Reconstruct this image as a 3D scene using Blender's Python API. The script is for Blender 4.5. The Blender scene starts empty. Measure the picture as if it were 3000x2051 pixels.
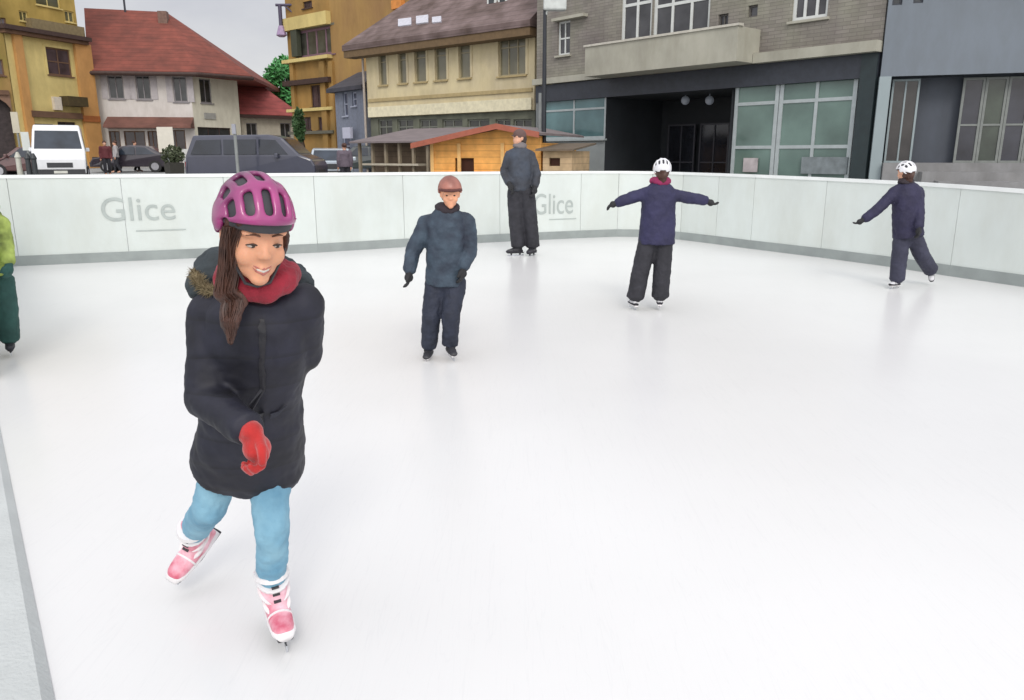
import bpy, bmesh, math, random
from mathutils import Vector, Matrix, noise
R = math.radians
random.seed(7)
SC = bpy.context.scene
COL = SC.collection

# ------------------------------------------------------------------ camera
F = 775.0; CAMZ = 1.45; PITCH = math.atan(195 / F)
cam_d = bpy.data.cameras.new("camera"); cam = bpy.data.objects.new("camera", cam_d); COL.objects.link(cam)
cam.location = (0, 0, CAMZ); cam.rotation_euler = (R(90) - PITCH, 0, 0)
cam_d.sensor_width = 36; cam_d.lens = F * 36 / 1024; cam_d.clip_end = 3000; cam_d.clip_start = 0.05
SC.camera = cam

# ------------------------------------------------------------------ sky, sun, exposure
SUN_EL = 38; SUN_AZ = 172      # azimuth from +Y towards +X
w = bpy.data.worlds.new("World"); SC.world = w; w.use_nodes = True
nt = w.node_tree; nt.nodes.clear()
out = nt.nodes.new('ShaderNodeOutputWorld'); bg = nt.nodes.new('ShaderNodeBackground')
sky = nt.nodes.new('ShaderNodeTexSky'); sky.sky_type = 'NISHITA'; sky.sun_disc = False
sky.sun_elevation = R(SUN_EL); sky.sun_rotation = R(SUN_AZ); sky.air_density = 1.2; sky.dust_density = 2.5
tc = nt.nodes.new('ShaderNodeTexCoord'); mp = nt.nodes.new('ShaderNodeMapping'); mp.inputs['Scale'].default_value = (1, 1, 2.4)
nz = nt.nodes.new('ShaderNodeTexNoise'); nz.inputs['Scale'].default_value = 3.2; nz.inputs['Detail'].default_value = 7; nz.inputs['Roughness'].default_value = .55
cr = nt.nodes.new('ShaderNodeValToRGB')
cr.color_ramp.elements[0].position = .33; cr.color_ramp.elements[0].color = (6.5, 6.5, 7.05, 1)
cr.color_ramp.elements[1].position = .68; cr.color_ramp.elements[1].color = (8.7, 8.65, 8.75, 1)
mx = nt.nodes.new('ShaderNodeMix'); mx.data_type = 'RGBA'; mx.inputs[0].default_value = .86
nt.links.new(tc.outputs['Generated'], mp.inputs[0]); nt.links.new(mp.outputs[0], nz.inputs['Vector'])
nt.links.new(nz.outputs['Fac'], cr.inputs[0]); nt.links.new(sky.outputs[0], mx.inputs[6]); nt.links.new(cr.outputs[0], mx.inputs[7])
dp = nt.nodes.new('ShaderNodeVectorMath'); dp.operation = 'DOT_PRODUCT'; dp.inputs[1].default_value = (math.sin(R(SUN_AZ)) * math.cos(R(SUN_EL)), math.cos(R(SUN_AZ)) * math.cos(R(SUN_EL)), math.sin(R(SUN_EL)))
mr = nt.nodes.new('ShaderNodeMapRange'); mr.inputs[1].default_value = -.4; mr.inputs[2].default_value = 1; mr.inputs[3].default_value = .66; mr.inputs[4].default_value = 1.5
vs = nt.nodes.new('ShaderNodeVectorMath'); vs.operation = 'SCALE'       # cloud is brighter round the veiled sun
nt.links.new(tc.outputs['Generated'], dp.inputs[0]); nt.links.new(dp.outputs['Value'], mr.inputs[0]); nt.links.new(mx.outputs[2], vs.inputs[0]); nt.links.new(mr.outputs[0], vs.inputs['Scale'])
nt.links.new(vs.outputs[0], bg.inputs[0]); bg.inputs[1].default_value = 0.1
nt.links.new(bg.outputs[0], out.inputs[0])
sl = bpy.data.lights.new("sun", 'SUN'); sl.energy = 0.72; sl.angle = R(17); sl.color = (1, .96, .9)
so = bpy.data.objects.new("sun", sl); COL.objects.link(so)
sd = Vector((math.sin(R(SUN_AZ)) * math.cos(R(SUN_EL)), math.cos(R(SUN_AZ)) * math.cos(R(SUN_EL)), math.sin(R(SUN_EL))))
so.rotation_euler = sd.to_track_quat('Z', 'Y').to_euler(); so.location = sd * 60
SC.view_settings.view_transform = 'Standard'; SC.view_settings.look = 'None'
SC.view_settings.exposure = 0.52; SC.view_settings.gamma = 1; SC.view_settings.use_curve_mapping = False

# ------------------------------------------------------------------ measuring helpers
CP, SP = math.cos(PITCH), math.sin(PITCH)
def P(px, py, Y):
    x = (px - 512) / F; v = (350 - py) / F
    d = Vector((x, CP + v * SP, -SP + v * CP))
    return Vector((0, 0, CAMZ)) + d * (Y / d.y)
def G(px, py, z=0):
    x = (px - 512) / F; v = (350 - py) / F
    d = Vector((x, CP + v * SP, -SP + v * CP))
    return Vector((0, 0, CAMZ)) + d * ((z - CAMZ) / d.z)
def gz(y):     # the square rises gently away from the rink
    pts = [(-60, 0), (15, 0), (42, .55), (65, .9), (400, 3)]
    for (a, za), (b, zb) in zip(pts, pts[1:]):
        if y <= b: return za + (zb - za) * max(0, (y - a)) / (b - a)
    return 3

# ------------------------------------------------------------------ materials
MC = {}
def srgb(r, g, b):
    f = lambda c: (c / 255 / 12.92) if c / 255 <= .04045 else ((c / 255 + .055) / 1.055) ** 2.4
    return (f(r), f(g), f(b))
def mat(name, col, rough=.6, var=.12, scale=6, bump=0, bscale=40, metal=0, spec=.5, kind=None, col2=None, **k):
    if name in MC: return MC[name]
    m = bpy.data.materials.new(name); m.use_nodes = True; t = m.node_tree; b = t.nodes['Principled BSDF']
    b.inputs['Roughness'].default_value = rough; b.inputs['Metallic'].default_value = metal
    b.inputs['Specular IOR Level'].default_value = spec
    c = t.nodes.new('ShaderNodeTexCoord')
    n = t.nodes.new('ShaderNodeTexNoise'); n.inputs['Scale'].default_value = scale; n.inputs['Detail'].default_value = 6
    t.links.new(c.outputs['Object'], n.inputs['Vector'])
    r = t.nodes.new('ShaderNodeValToRGB'); r.color_ramp.elements[0].position = .3; r.color_ramp.elements[1].position = .7
    lo = tuple(max(0, x * (1 - var)) for x in col); hi = tuple(min(1, x * (1 + var)) for x in col)
    if col2: lo = col2
    r.color_ramp.elements[0].color = (*lo, 1); r.color_ramp.elements[1].color = (*hi, 1)
    t.links.new(n.outputs['Fac'], r.inputs[0]); cout = r.outputs[0]; hout = None
    if kind == 'brick':
        br = t.nodes.new('ShaderNodeTexBrick'); mp = t.nodes.new('ShaderNodeMapping'); mp.inputs['Rotation'].default_value = (R(90), 0, 0)
        t.links.new(c.outputs['Object'], mp.inputs[0]); t.links.new(mp.outputs[0], br.inputs['Vector'])
        br.inputs['Scale'].default_value = 1; br.inputs['Brick Width'].default_value = k.get('bw', .6); br.inputs['Row Height'].default_value = k.get('bh', .22)
        br.inputs['Mortar Size'].default_value = k.get('ms', .012)
        br.inputs['Color1'].default_value = (1, 1, 1, 1); br.inputs['Color2'].default_value = (.82, .83, .81, 1); br.inputs['Mortar'].default_value = (.66, .66, .66, 1)
        mu = t.nodes.new('ShaderNodeMix'); mu.data_type = 'RGBA'; mu.blend_type = 'MULTIPLY'; mu.inputs[0].default_value = 1
        t.links.new(cout, mu.inputs[6]); t.links.new(br.outputs['Color'], mu.inputs[7]); cout = mu.outputs[2]; hout = br.outputs['Fac']
    if kind in ('planks', 'tiles'):
        wv = t.nodes.new('ShaderNodeTexWave'); wv.wave_type = 'BANDS'; wv.bands_direction = k.get('dir', 'Z'); wv.wave_profile = 'SAW'
        wv.inputs['Scale'].default_value = k.get('ws', 1.4); wv.inputs['Distortion'].default_value = k.get('dist', .3)
        t.links.new(c.outputs['Object'], wv.inputs['Vector'])
        rr = t.nodes.new('ShaderNodeValToRGB'); rr.color_ramp.elements[0].position = 0; rr.color_ramp.elements[0].color = (.55, .55, .55, 1)
        rr.color_ramp.elements[1].position = .16; rr.color_ramp.elements[1].color = (1, 1, 1, 1)
        t.links.new(wv.outputs['Fac'], rr.inputs[0])
        mu = t.nodes.new('ShaderNodeMix'); mu.data_type = 'RGBA'; mu.blend_type = 'MULTIPLY'; mu.inputs[0].default_value = 1
        t.links.new(cout, mu.inputs[6]); t.links.new(rr.outputs[0], mu.inputs[7]); cout = mu.outputs[2]; hout = wv.outputs['Fac']
    if k.get('streak'):      # weather stains running down, dirt
        m2 = t.nodes.new('ShaderNodeMapping'); m2.inputs['Scale'].default_value = (1.1, 1.1, .42); n3 = t.nodes.new('ShaderNodeTexNoise'); n3.inputs['Scale'].default_value = 2.0; n3.inputs['Detail'].default_value = 8; n3.inputs['Roughness'].default_value = .65
        r3 = t.nodes.new('ShaderNodeValToRGB'); r3.color_ramp.elements[0].position = .36; r3.color_ramp.elements[1].position = .62; q = 1 - k['streak']; r3.color_ramp.elements[0].color = (q, q * .99, q * .97, 1)
        m3 = t.nodes.new('ShaderNodeMix'); m3.data_type = 'RGBA'; m3.blend_type = 'MULTIPLY'; m3.inputs[0].default_value = 1
        t.links.new(c.outputs['Object'], m2.inputs[0]); t.links.new(m2.outputs[0], n3.inputs['Vector']); t.links.new(n3.outputs['Fac'], r3.inputs[0]); t.links.new(cout, m3.inputs[6]); t.links.new(r3.outputs[0], m3.inputs[7]); cout = m3.outputs[2]
    t.links.new(cout, b.inputs['Base Color'])
    if bump:
        bn = t.nodes.new('ShaderNodeBump'); bn.inputs['Strength'].default_value = bump; bn.inputs['Distance'].default_value = k.get('bd', .01)
        if hout is None or k.get('bnoise'):
            n2 = t.nodes.new('ShaderNodeTexNoise'); n2.inputs['Scale'].default_value = bscale; n2.inputs['Detail'].default_value = 5
            t.links.new(c.outputs['Object'], n2.inputs['Vector']); hout = n2.outputs['Fac']
        t.links.new(hout, bn.inputs['Height']); t.links.new(bn.outputs[0], b.inputs['Normal'])
    if k.get('sss'):
        b.inputs['Subsurface Weight'].default_value = k['sss']; b.inputs['Subsurface Radius'].default_value = (.02, .008, .004); b.inputs['Subsurface Scale'].default_value = .5
    if k.get('coat'): b.inputs['Coat Weight'].default_value = k['coat']; b.inputs['Coat Roughness'].default_value = .08
    if k.get('sheen'): b.inputs['Sheen Weight'].default_value = k['sheen']
    if k.get('emit'): b.inputs['Emission Color'].default_value = (*k['emit'], 1); b.inputs['Emission Strength'].default_value = k.get('es', 1)
    MC[name] = m; return m
def glass(name, col, rough=.12, var=.5, scale=1.2):   # window seen from a bright square: dim room, curtains, reflections
    return mat(name, col, rough, var, scale, spec=.55, bump=.06, bscale=1.5, bd=.03)

# ------------------------------------------------------------------ mesh helpers
def link(name, me, m=None, parent=None, loc=None, rotz=0, smooth=False):
    o = bpy.data.objects.new(name, me); COL.objects.link(o)
    if m: me.materials.append(m)
    if parent: o.parent = parent
    if loc is not None: o.location = loc
    if rotz: o.rotation_euler = (0, 0, rotz)
    if smooth:
        for p in me.polygons: p.use_smooth = True
    return o
def obj(name, bm, m=None, parent=None, loc=None, rotz=0, smooth=False, bevel=0):
    bmesh.ops.recalc_face_normals(bm, faces=bm.faces)
    me = bpy.data.meshes.new(name); bm.to_mesh(me); bm.free()
    o = link(name, me, m, parent, loc, rotz, smooth)
    if bevel:
        b = o.modifiers.new('b', 'BEVEL'); b.width = bevel; b.segments = 2; b.limit_method = 'ANGLE'; b.angle_limit = R(40)
    return o
def tag(o, label=None, cat=None, group=None, kind=None):
    if label: o['label'] = label
    if cat: o['category'] = cat
    if group: o['group'] = group
    if kind: o['kind'] = kind
    return o
def empty(name, loc, rz=0, **k):
    o = bpy.data.objects.new(name, None); COL.objects.link(o); o.location = loc; o.rotation_euler = (0, 0, rz); o.empty_display_size = .2
    return tag(o, **k)
BM = bmesh.new
def box(bm, x0, x1, y0, y1, z0, z1, M=None):
    vs = [bm.verts.new(Vector(v)) for v in [(x0, y0, z0), (x1, y0, z0), (x1, y1, z0), (x0, y1, z0), (x0, y0, z1), (x1, y0, z1), (x1, y1, z1), (x0, y1, z1)]]
    if M is not None:
        for v in vs: v.co = M @ v.co
    for f in [(0, 3, 2, 1), (4, 5, 6, 7), (0, 1, 5, 4), (1, 2, 6, 5), (2, 3, 7, 6), (3, 0, 4, 7)]: bm.faces.new([vs[i] for i in f])
    return vs
def bxo(name, m, parent, x0, x1, y0, y1, z0, z1, **k):
    b = BM(); box(b, x0, x1, y0, y1, z0, z1); return obj(name, b, m, parent, **k)
def poly(bm, pts):
    return bm.faces.new([bm.verts.new(Vector(p)) for p in pts])
def prism(bm, pts, off):      # polygon pts swept by vector off
    a = [bm.verts.new(Vector(p)) for p in pts]; b = [bm.verts.new(Vector(p) + Vector(off)) for p in pts]
    bm.faces.new(a); bm.faces.new(b[::-1])
    n = len(a)
    for i in range(n): bm.faces.new([a[i], a[(i + 1) % n], b[(i + 1) % n], b[i]])
def ring(bm, c, ax, ay, rx, ry, n=16, e=2.0):
    out = []
    for i in range(n):
        t = 2 * math.pi * i / n; cx, sx = math.cos(t), math.sin(t)
        f = lambda v: math.copysign(abs(v) ** (2 / e), v)
        out.append(bm.verts.new(c + ax * rx * f(cx) + ay * ry * f(sx)))
    return out
def loft(bm, secs, xaxis=None, n=18, e=2.0, cap=True):   # secs: (centre, rx, ry)
    cs = [Vector(s[0]) for s in secs]; rs = []
    for i, s in enumerate(secs):
        t = (cs[min(i + 1, len(cs) - 1)] - cs[max(i - 1, 0)]).normalized()
        xa = Vector(xaxis) if xaxis is not None else (Vector((1, 0, 0)) if abs(t.x) < .8 else Vector((0, 0, 1)))
        ay = t.cross(xa).normalized(); ax = ay.cross(t).normalized()
        rs.append(ring(bm, cs[i], ax, ay, s[1], s[2], n, e))
    for a, b in zip(rs, rs[1:]):
        for i in range(n): bm.faces.new([a[i], a[(i + 1) % n], b[(i + 1) % n], b[i]])
    if cap: bm.faces.new(rs[0][::-1]); bm.faces.new(rs[-1])
def ell(bm, c, r, M=None, seg=16, rings=10):
    c = Vector(c); mt = Matrix.Translation(c) @ (M.to_4x4() if M is not None else Matrix()) @ Matrix.Diagonal((r[0], r[1], r[2], 1))
    bmesh.ops.create_uvsphere(bm, u_segments=seg, v_segments=rings, radius=1, matrix=mt)
def limb(bm, pts, rad, n=14, joints=True):
    for i in range(len(pts) - 1):
        a, b = Vector(pts[i]), Vector(pts[i + 1])
        if (b - a).length < 1e-5: continue
        loft(bm, [(a, rad[i], rad[i]), (b, rad[i + 1], rad[i + 1])], n=n)
    if joints:
        for p, r in zip(pts, rad): ell(bm, p, (r, r, r), seg=n, rings=8)
def cyl(bm, a, b, r, r2=None, n=12): loft(bm, [(a, r, r), (b, r2 or r, r2 or r)], n=n)
def remesh(o, vox, sm=4, disp=0, dscale=.05, tex='CLOUDS'):
    r = o.modifiers.new('r', 'REMESH'); r.mode = 'VOXEL'; r.voxel_size = vox; r.use_smooth_shade = True
    s = o.modifiers.new('s', 'SMOOTH'); s.iterations = sm; s.factor = .5
    if disp:
        tx = bpy.data.textures.new('t', tex); tx.noise_scale = dscale
        d = o.modifiers.new('d', 'DISPLACE'); d.texture = tx; d.strength = disp; d.mid_level = .5; d.texture_coords = 'LOCAL'
    return o
def text_mesh(name, txt, m, parent, M, u0, u1, z0, z1, thick=.003):   # text fitted to a rectangle, in the frame M (x along, z up)
    cu = bpy.data.curves.new(name, 'FONT'); cu.body = txt; cu.extrude = thick; cu.offset = 0
    to = bpy.data.objects.new(name, cu); COL.objects.link(to); bpy.context.view_layer.update()
    me = bpy.data.meshes.new_from_object(to.evaluated_get(bpy.context.evaluated_depsgraph_get()))
    bpy.data.objects.remove(to)
    xs = [v.co.x for v in me.vertices]; ys = [v.co.y for v in me.vertices]
    sx = (u1 - u0) / (max(xs) - min(xs)); sy = (z1 - z0) / (max(ys) - min(ys)); mx_, my_ = min(xs), min(ys)
    for v in me.vertices: v.co = M @ Vector((u0 + (v.co.x - mx_) * sx, -v.co.z, z0 + (v.co.y - my_) * sy))
    return link(name, me, m, parent)

# ------------------------------------------------------------------ ground and rink floor
b = BM(); xs = [-160, -60, -30, -15, 0, 15, 30, 60, 160]; ys = [-60, -8, 15, 28, 42, 65, 120, 400]
grid = [[b.verts.new((x * (1 if y < 100 else 3), y, gz(y) - .06)) for x in xs] for y in ys]
for j in range(len(ys) - 1):
    for i in range(len(xs) - 1): b.faces.new([grid[j][i], grid[j][i + 1], grid[j + 1][i + 1], grid[j + 1][i]])
tag(obj('paving', b, mat('paving', srgb(158, 160, 160), .85, .12, 1.5, bump=.4, kind='brick', bw=.4, bh=.4, ms=.008)), kind='structure')

WT = [(-70, 270.5, 175.4), (20, 266, 175), (130, 261, 174.3), (230, 256.5, 173.6), (318, 252.5, 172.9), (405, 247, 172.2), (500, 241.8, 171.5), (580, 238, 171), (617, 236.6, 171),
      (650, 237.2, 171.3), (680, 239.6, 172.2), (715, 244, 173.3), (750, 248.7, 174.6), (820, 257.4, 177.6), (890, 266.8, 181), (949, 276, 184.8), (1024, 287, 190.4), (1120, 301, 197)]
wallpts = []
for px, pb, pt in WT:
    g = G(px, pb); t = P(px, pt, g.y); wallpts.append((g, t.z))
nl0, nl1 = G(2, 438), G(55, 700)                 # foot of the near board at lower left
nd = (nl1 - nl0).normalized()
n_end = nl0 - nd * 7.5; n_start = nl1 + nd * 1.6
lw0 = wallpts[0][0]; ld = (wallpts[0][0] - wallpts[4][0]).normalized()
# meeting point of the near board line and the back board line
a1, a2 = nl0.xy, (nl0 + nd).xy; c1, c2 = lw0.xy, (lw0 + ld).xy
den = (nd.x * ld.y - nd.y * ld.x); s = ((c1.x - a1.x) * ld.y - (c1.y - a1.y) * ld.x) / den
meet = Vector((a1.x + nd.x * s, a1.y + nd.y * s, 0))
b = BM()
pl = [meet] + [p for p, _ in wallpts] + [Vector((14, 2, 0)), Vector((12, -6, 0)), Vector((-.5, -6, 0)), n_start]
poly(b, [(p.x, p.y, 0) for p in pl])
ICE = mat('ice_plastic', (.75, .748, .733), .24, .03, .5, bump=.06, bscale=2.2, spec=.5)
t_ = ICE.node_tree; bs = t_.nodes['Principled BSDF']; tcn = t_.nodes.new('ShaderNodeTexCoord'); prev = bs.inputs['Base Color'].links[0].from_socket
for k_, (rot, sc_) in enumerate(((25, (9, .35, 1)), (-38, (7, .3, 1)), (80, (8, .4, 1)))):      # thin curved scratches of the blades
    m_ = t_.nodes.new('ShaderNodeMapping'); m_.inputs['Rotation'].default_value = (0, 0, R(rot)); m_.inputs['Scale'].default_value = sc_
    n_ = t_.nodes.new('ShaderNodeTexNoise'); n_.inputs['Scale'].default_value = 2.2; n_.inputs['Detail'].default_value = 3; n_.inputs['Distortion'].default_value = .6
    r_2 = t_.nodes.new('ShaderNodeValToRGB'); e_ = r_2.color_ramp.elements; e_[0].position = .493; e_[0].color = (1, 1, 1, 1); e_[1].position = .507; e_[1].color = (1, 1, 1, 1); q_ = e_.new(.5); q_.color = (.975, .976, .978, 1)
    x_ = t_.nodes.new('ShaderNodeMix'); x_.data_type = 'RGBA'; x_.blend_type = 'MULTIPLY'; x_.inputs[0].default_value = 1
    t_.links.new(tcn.outputs['Object'], m_.inputs[0]); t_.links.new(m_.outputs[0], n_.inputs['Vector']); t_.links.new(n_.outputs['Fac'], r_2.inputs[0]); t_.links.new(prev, x_.inputs[6]); t_.links.new(r_2.outputs[0], x_.inputs[7]); prev = x_.outputs[2]
t_.links.new(prev, bs.inputs['Base Color'])
tag(obj('rink_floor', b, ICE), kind='structure')

PANEL = mat('board_white', srgb(206, 213, 209), .42, .05, 1.1, spec=.45, streak=.07, bump=.05, bscale=4)
KICK = mat('kick_grey', srgb(143, 150, 148), .55, .1, 4)
RAIL = mat('rail_white', srgb(225, 228, 226), .4, .04, 4)
LOGO = mat('logo_grey', srgb(168, 176, 172), .5, .08, 10)
def board(name, label, pts, flip=1, inward=None):
    root = empty(name, pts[0][0], label=label, cat='rink board', group='white boards round the rink')
    O = Vector(pts[0][0])
    for (a, za), (c, zc) in zip(pts, pts[1:]):
        a, c = a - O, c - O; L = (c - a); n = max(1, round(L.length / 2.0)); d = L.normalized(); nrm = Vector((-d.y, d.x, 0)) * flip
        for i in range(n):
            q0 = a + L * (i / n) + d * .003; q1 = a + L * ((i + 1) / n) - d * .003; h0 = za + (zc - za) * i / n; h1 = za + (zc - za) * (i + 1) / n
            bm = BM(); prism(bm, [q0 + Vector((0, 0, .0)), q1, q1 + Vector((0, 0, h1 - .045)), q0 + Vector((0, 0, h0 - .045))], nrm * .045)
            obj('panel', bm, PANEL, root)
        bm = BM(); k = -nrm * .012; prism(bm, [a + k, c + k, c + k + Vector((0, 0, .135)), a + k + Vector((0, 0, .135))], nrm * .0118)
        obj('kick_strip', bm, KICK, root)
        bm = BM(); k = -nrm * .012; prism(bm, [a + k + Vector((0, 0, za - .045)), c + k + Vector((0, 0, zc - .045)), c + k + Vector((0, 0, zc)), a + k + Vector((0, 0, za))], nrm * .075)
        obj('top_rail', bm, RAIL, root)
    return root, O
left_pts = [(meet, wallpts[0][1])] + wallpts[:8]
rb, RO = board('rink_board', 'white rink board with grey lettering, from the left edge to the corner', left_pts)
rr, _ = board('rink_board', 'plain white rink board running from the corner to the right edge', wallpts[7:])
board('rink_board', 'white near rink board just outside the left edge of the picture', [(nl0 - nd * 1.3, 1.17), (meet, 1.17)], 1)
bm = BM(); el = Vector((-nd.y, nd.x, 0)); el = el if el.x < 0 else -el; A0, A1 = nl0 - nd * 1.2, nl1 + nd * 1.2
prism(bm, [A0 + Vector((0, 0, .004)), A0 + Vector((0, 0, .035)) + el * .03, A0 + el * 1.6 + Vector((0, 0, .035)), A0 + el * 1.6 + Vector((0, 0, .004))], A1 - A0)
tag(obj('edge_strip', bm, mat('mat_grey', srgb(190, 194, 192), .8, .08, 3, bump=.4, bscale=60)), 'low grey floor strip in the lower left corner', 'floor strip')
def wall_text(txt, x0, x1, y0, y1, parent, O, thick=.002):
    # on the left back board line
    A, B = wallpts[1][0], wallpts[7][0]
    i = 0
    for j in range(1, 7):
        if wallpts[j][0].x <= G((x0 + x1) / 2, 250).x * 1.0: pass
    def hit(px, py):
        best = None
        for (a, _), (c, _) in zip(wallpts[:8], wallpts[1:8]):
            r = P(px, py, 1.0) - Vector((0, 0, CAMZ)); d = c - a
            den = r.x * d.y - r.y * d.x; t = (a.x * d.y - a.y * d.x) / den; p = Vector((0, 0, CAMZ)) + r * t
            s = (p.xy - a.xy).dot(d.xy) / d.xy.length_squared
            if -.02 <= s <= 1.02: best = (p, a, d.normalized())
        return best
    p0, a, d = hit(x0, (y0 + y1) / 2); p1, _, _ = hit(x1, (y0 + y1) / 2)
    dd = (p1 - p0); dd.z = 0; L = dd.length; dd.normalize(); nn = Vector((dd.y, -dd.x, 0))
    zb = hit((x0 + x1) / 2, y1)[0].z; zt = hit((x0 + x1) / 2, y0)[0].z
    base = Vector((p0.x, p0.y, 0)) + nn * .006 - O
    M = Matrix.Translation(base) @ Matrix(((dd.x, -nn.x, 0, 0), (dd.y, -nn.y, 0, 0), (0, 0, 1, 0), (0, 0, 0, 1)))
    if txt: text_mesh('lettering', txt, LOGO, parent, M, 0, L, zb, zt, thick)
    else:
        bm = BM(); box(bm, 0, L, -.002, .001, zb, zt, M); obj('underline', bm, LOGO, parent)
wall_text('Glice', 101, 175, 197, 220.5, rb, RO)
wall_text('', 136, 186, 229.6, 230.6, rb, RO)
wall_text('Glice', 534, 573, 193.5, 214, rb, RO)
wall_text('', 549, 576, 218.6, 219.4, rb, RO)

# ------------------------------------------------------------------ buildings
class Fac:
    def __init__(s, pa, da, pb, db):
        s.A = P(pa, 155, da); s.B = P(pb, 155, db); s.A.z = s.B.z = 0
        s.u = (s.B - s.A); s.L = s.u.length; s.u.normalize(); s.rz = math.atan2(s.u.y, s.u.x); s.zg = min(gz(s.A.y), gz(s.B.y)) - .3
    def uz(s, px, py, off=0):       # off: plane moved towards the viewer
        r = P(px, py, 1.0) - Vector((0, 0, CAMZ)); n = Vector((s.u.y, -s.u.x, 0)); A = s.A + n * off
        t = A.dot(n) / r.dot(n); p = Vector((0, 0, CAMZ)) + r * t
        return (p - s.A).dot(s.u), p.z
    def rect(s, x0, x1, y0, y1, off=0):
        xm, ym = (x0 + x1) / 2, (y0 + y1) / 2
        return s.uz(x0, ym, off)[0], s.uz(x1, ym, off)[0], s.uz(xm, y1, off)[1], s.uz(xm, y0, off)[1]
    def root(s, name, label, group=None, cat='building'):
        return empty(name, s.A, s.rz, label=label, cat=cat, group=group)
def wall_holes(name, m, parent, u0, u1, z0, z1, holes, depth=8, rev=.18, y=0):
    us = sorted({u0, u1, *[v for h in holes for v in h[:2] if u0 < v < u1]}); zs = sorted({z0, z1, *[v for h in holes for v in h[2:4] if z0 < v < z1]})
    bm = BM()
    for i in range(len(us) - 1):
        for j in range(len(zs) - 1):
            cu, cz = (us[i] + us[i + 1]) / 2, (zs[j] + zs[j + 1]) / 2
            if any(h[0] < cu < h[1] and h[2] < cz < h[3] for h in holes): continue
            poly(bm, [(us[i], y, zs[j]), (us[i + 1], y, zs[j]), (us[i + 1], y, zs[j + 1]), (us[i], y, zs[j + 1])])
    for h in holes:
        a, c, e, f = h[:4]
        for q in [((a, e), (a, f)), ((c, f), (c, e)), ((a, f), (c, f)), ((c, e), (a, e))]:
            (p, r_), (p2, r2) = q; poly(bm, [(p, y, r_), (p2, y, r2), (p2, y + rev, r2), (p, y + rev, r_)])
    D = y + depth
    poly(bm, [(u0, y, z0), (u0, y, z1), (u0, D, z1), (u0, D, z0)]); poly(bm, [(u1, y, z0), (u1, D, z0), (u1, D, z1), (u1, y, z1)])
    poly(bm, [(u0, D, z0), (u0, D, z1), (u1, D, z1), (u1, D, z0)]); poly(bm, [(u0, y, z1), (u1, y, z1), (u1, D, z1), (u0, D, z1)])
    bmesh.ops.remove_doubles(bm, verts=bm.verts, dist=1e-4)
    me = bpy.data.meshes.new(name); bm.to_mesh(me); bm.free(); return link(name, me, m, parent)
def window(parent, r, fm, pm, fw=.06, nv=1, nh=0, y=0, rev=.12, sill=True, surround=None, name='window', hs=None):
    a, c, e, f = r; bm = BM()
    yy0, yy1 = y + rev - .04, y + rev + .02
    box(bm, a, a + fw, yy0, yy1, e, f); box(bm, c - fw, c, yy0, yy1, e, f)
    box(bm, a + fw, c - fw, yy0, yy1, e, e + fw); box(bm, a + fw, c - fw, yy0, yy1, f - fw, f)
    for i in range(nv):
        x = a + (c - a) * (i + 1) / (nv + 1); box(bm, x - fw * .4, x + fw * .4, yy0 + .003, yy1, e + fw, f - fw)
    for i in range(nh):
        z = e + (f - e) * (hs[i] if hs else (i + 1) / (nh + 1)); box(bm, a + fw, c - fw, yy0 + .006, yy1 - .003, z - fw * .4, z + fw * .4)
    o = obj(name, bm, fm, parent)
    bxo('pane', pm, o, a + .01, c - .01, yy1 - .025, yy1 - .01, e + .01, f - .01)
    if sill: bxo('sill', sill if not isinstance(sill, bool) else fm, o, a - .08, c + .08, y - .09, y + rev - .045, e - .07, e - .003)
    if surround:
        bm = BM(); t = .13
        box(bm, a - t, a - .002, y - .03, y - .003, e, f); box(bm, c + .002, c + t, y - .03, y - .003, e, f); box(bm, a - t, c + t, y - .04, y - .003, f + .002, f + t)
        obj('surround', bm, surround, o)
    return o
def gable_roof(bm, u0, u1, y0, y1, z, ztop, hipL=0, hipR=0, th=.15, over=.35):   # ridge along u
    ym = (y0 + y1) / 2; a = (u0 - over, y0 - over, z); b_ = (u1 + over, y0 - over, z); c = (u1 + over, y1 + over, z); d = (u0 - over, y1 + over, z)
    e = (u0 - over + hipL, ym, ztop); f = (u1 + over - hipR, ym, ztop)
    V = [bm.verts.new(Vector(p)) for p in (a, b_, c, d, e, f)]; W = [bm.verts.new(v.co + Vector((0, 0, -th))) for v in V[:4]]
    bm.faces.new([V[0], V[1], V[5], V[4]]); bm.faces.new([V[2], V[3], V[4], V[5]]); bm.faces.new([V[1], V[2], V[5]]); bm.faces.new([V[3], V[0], V[4]])
    for i in range(4): bm.faces.new([V[i], W[i], W[(i + 1) % 4], V[(i + 1) % 4]])
    bm.faces.new(W[::-1])
WHITEF = mat('white_frame', srgb(205, 208, 204), .5, .06)
DGLASS = glass('dark_glass', srgb(48, 52, 54)); OGLASS = glass('olive_glass', srgb(112, 108, 88), .18, .3, .8)
REDT = mat('red_tiles', srgb(128, 68, 56), .85, .22, .9, streak=.15, bump=.7, kind='tiles', dir='Z', ws=1.1, dist=.6, bd=.05, col2=srgb(108, 60, 50))
DARKW = mat('dark_wood', srgb(62, 44, 38), .7, .2)

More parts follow.
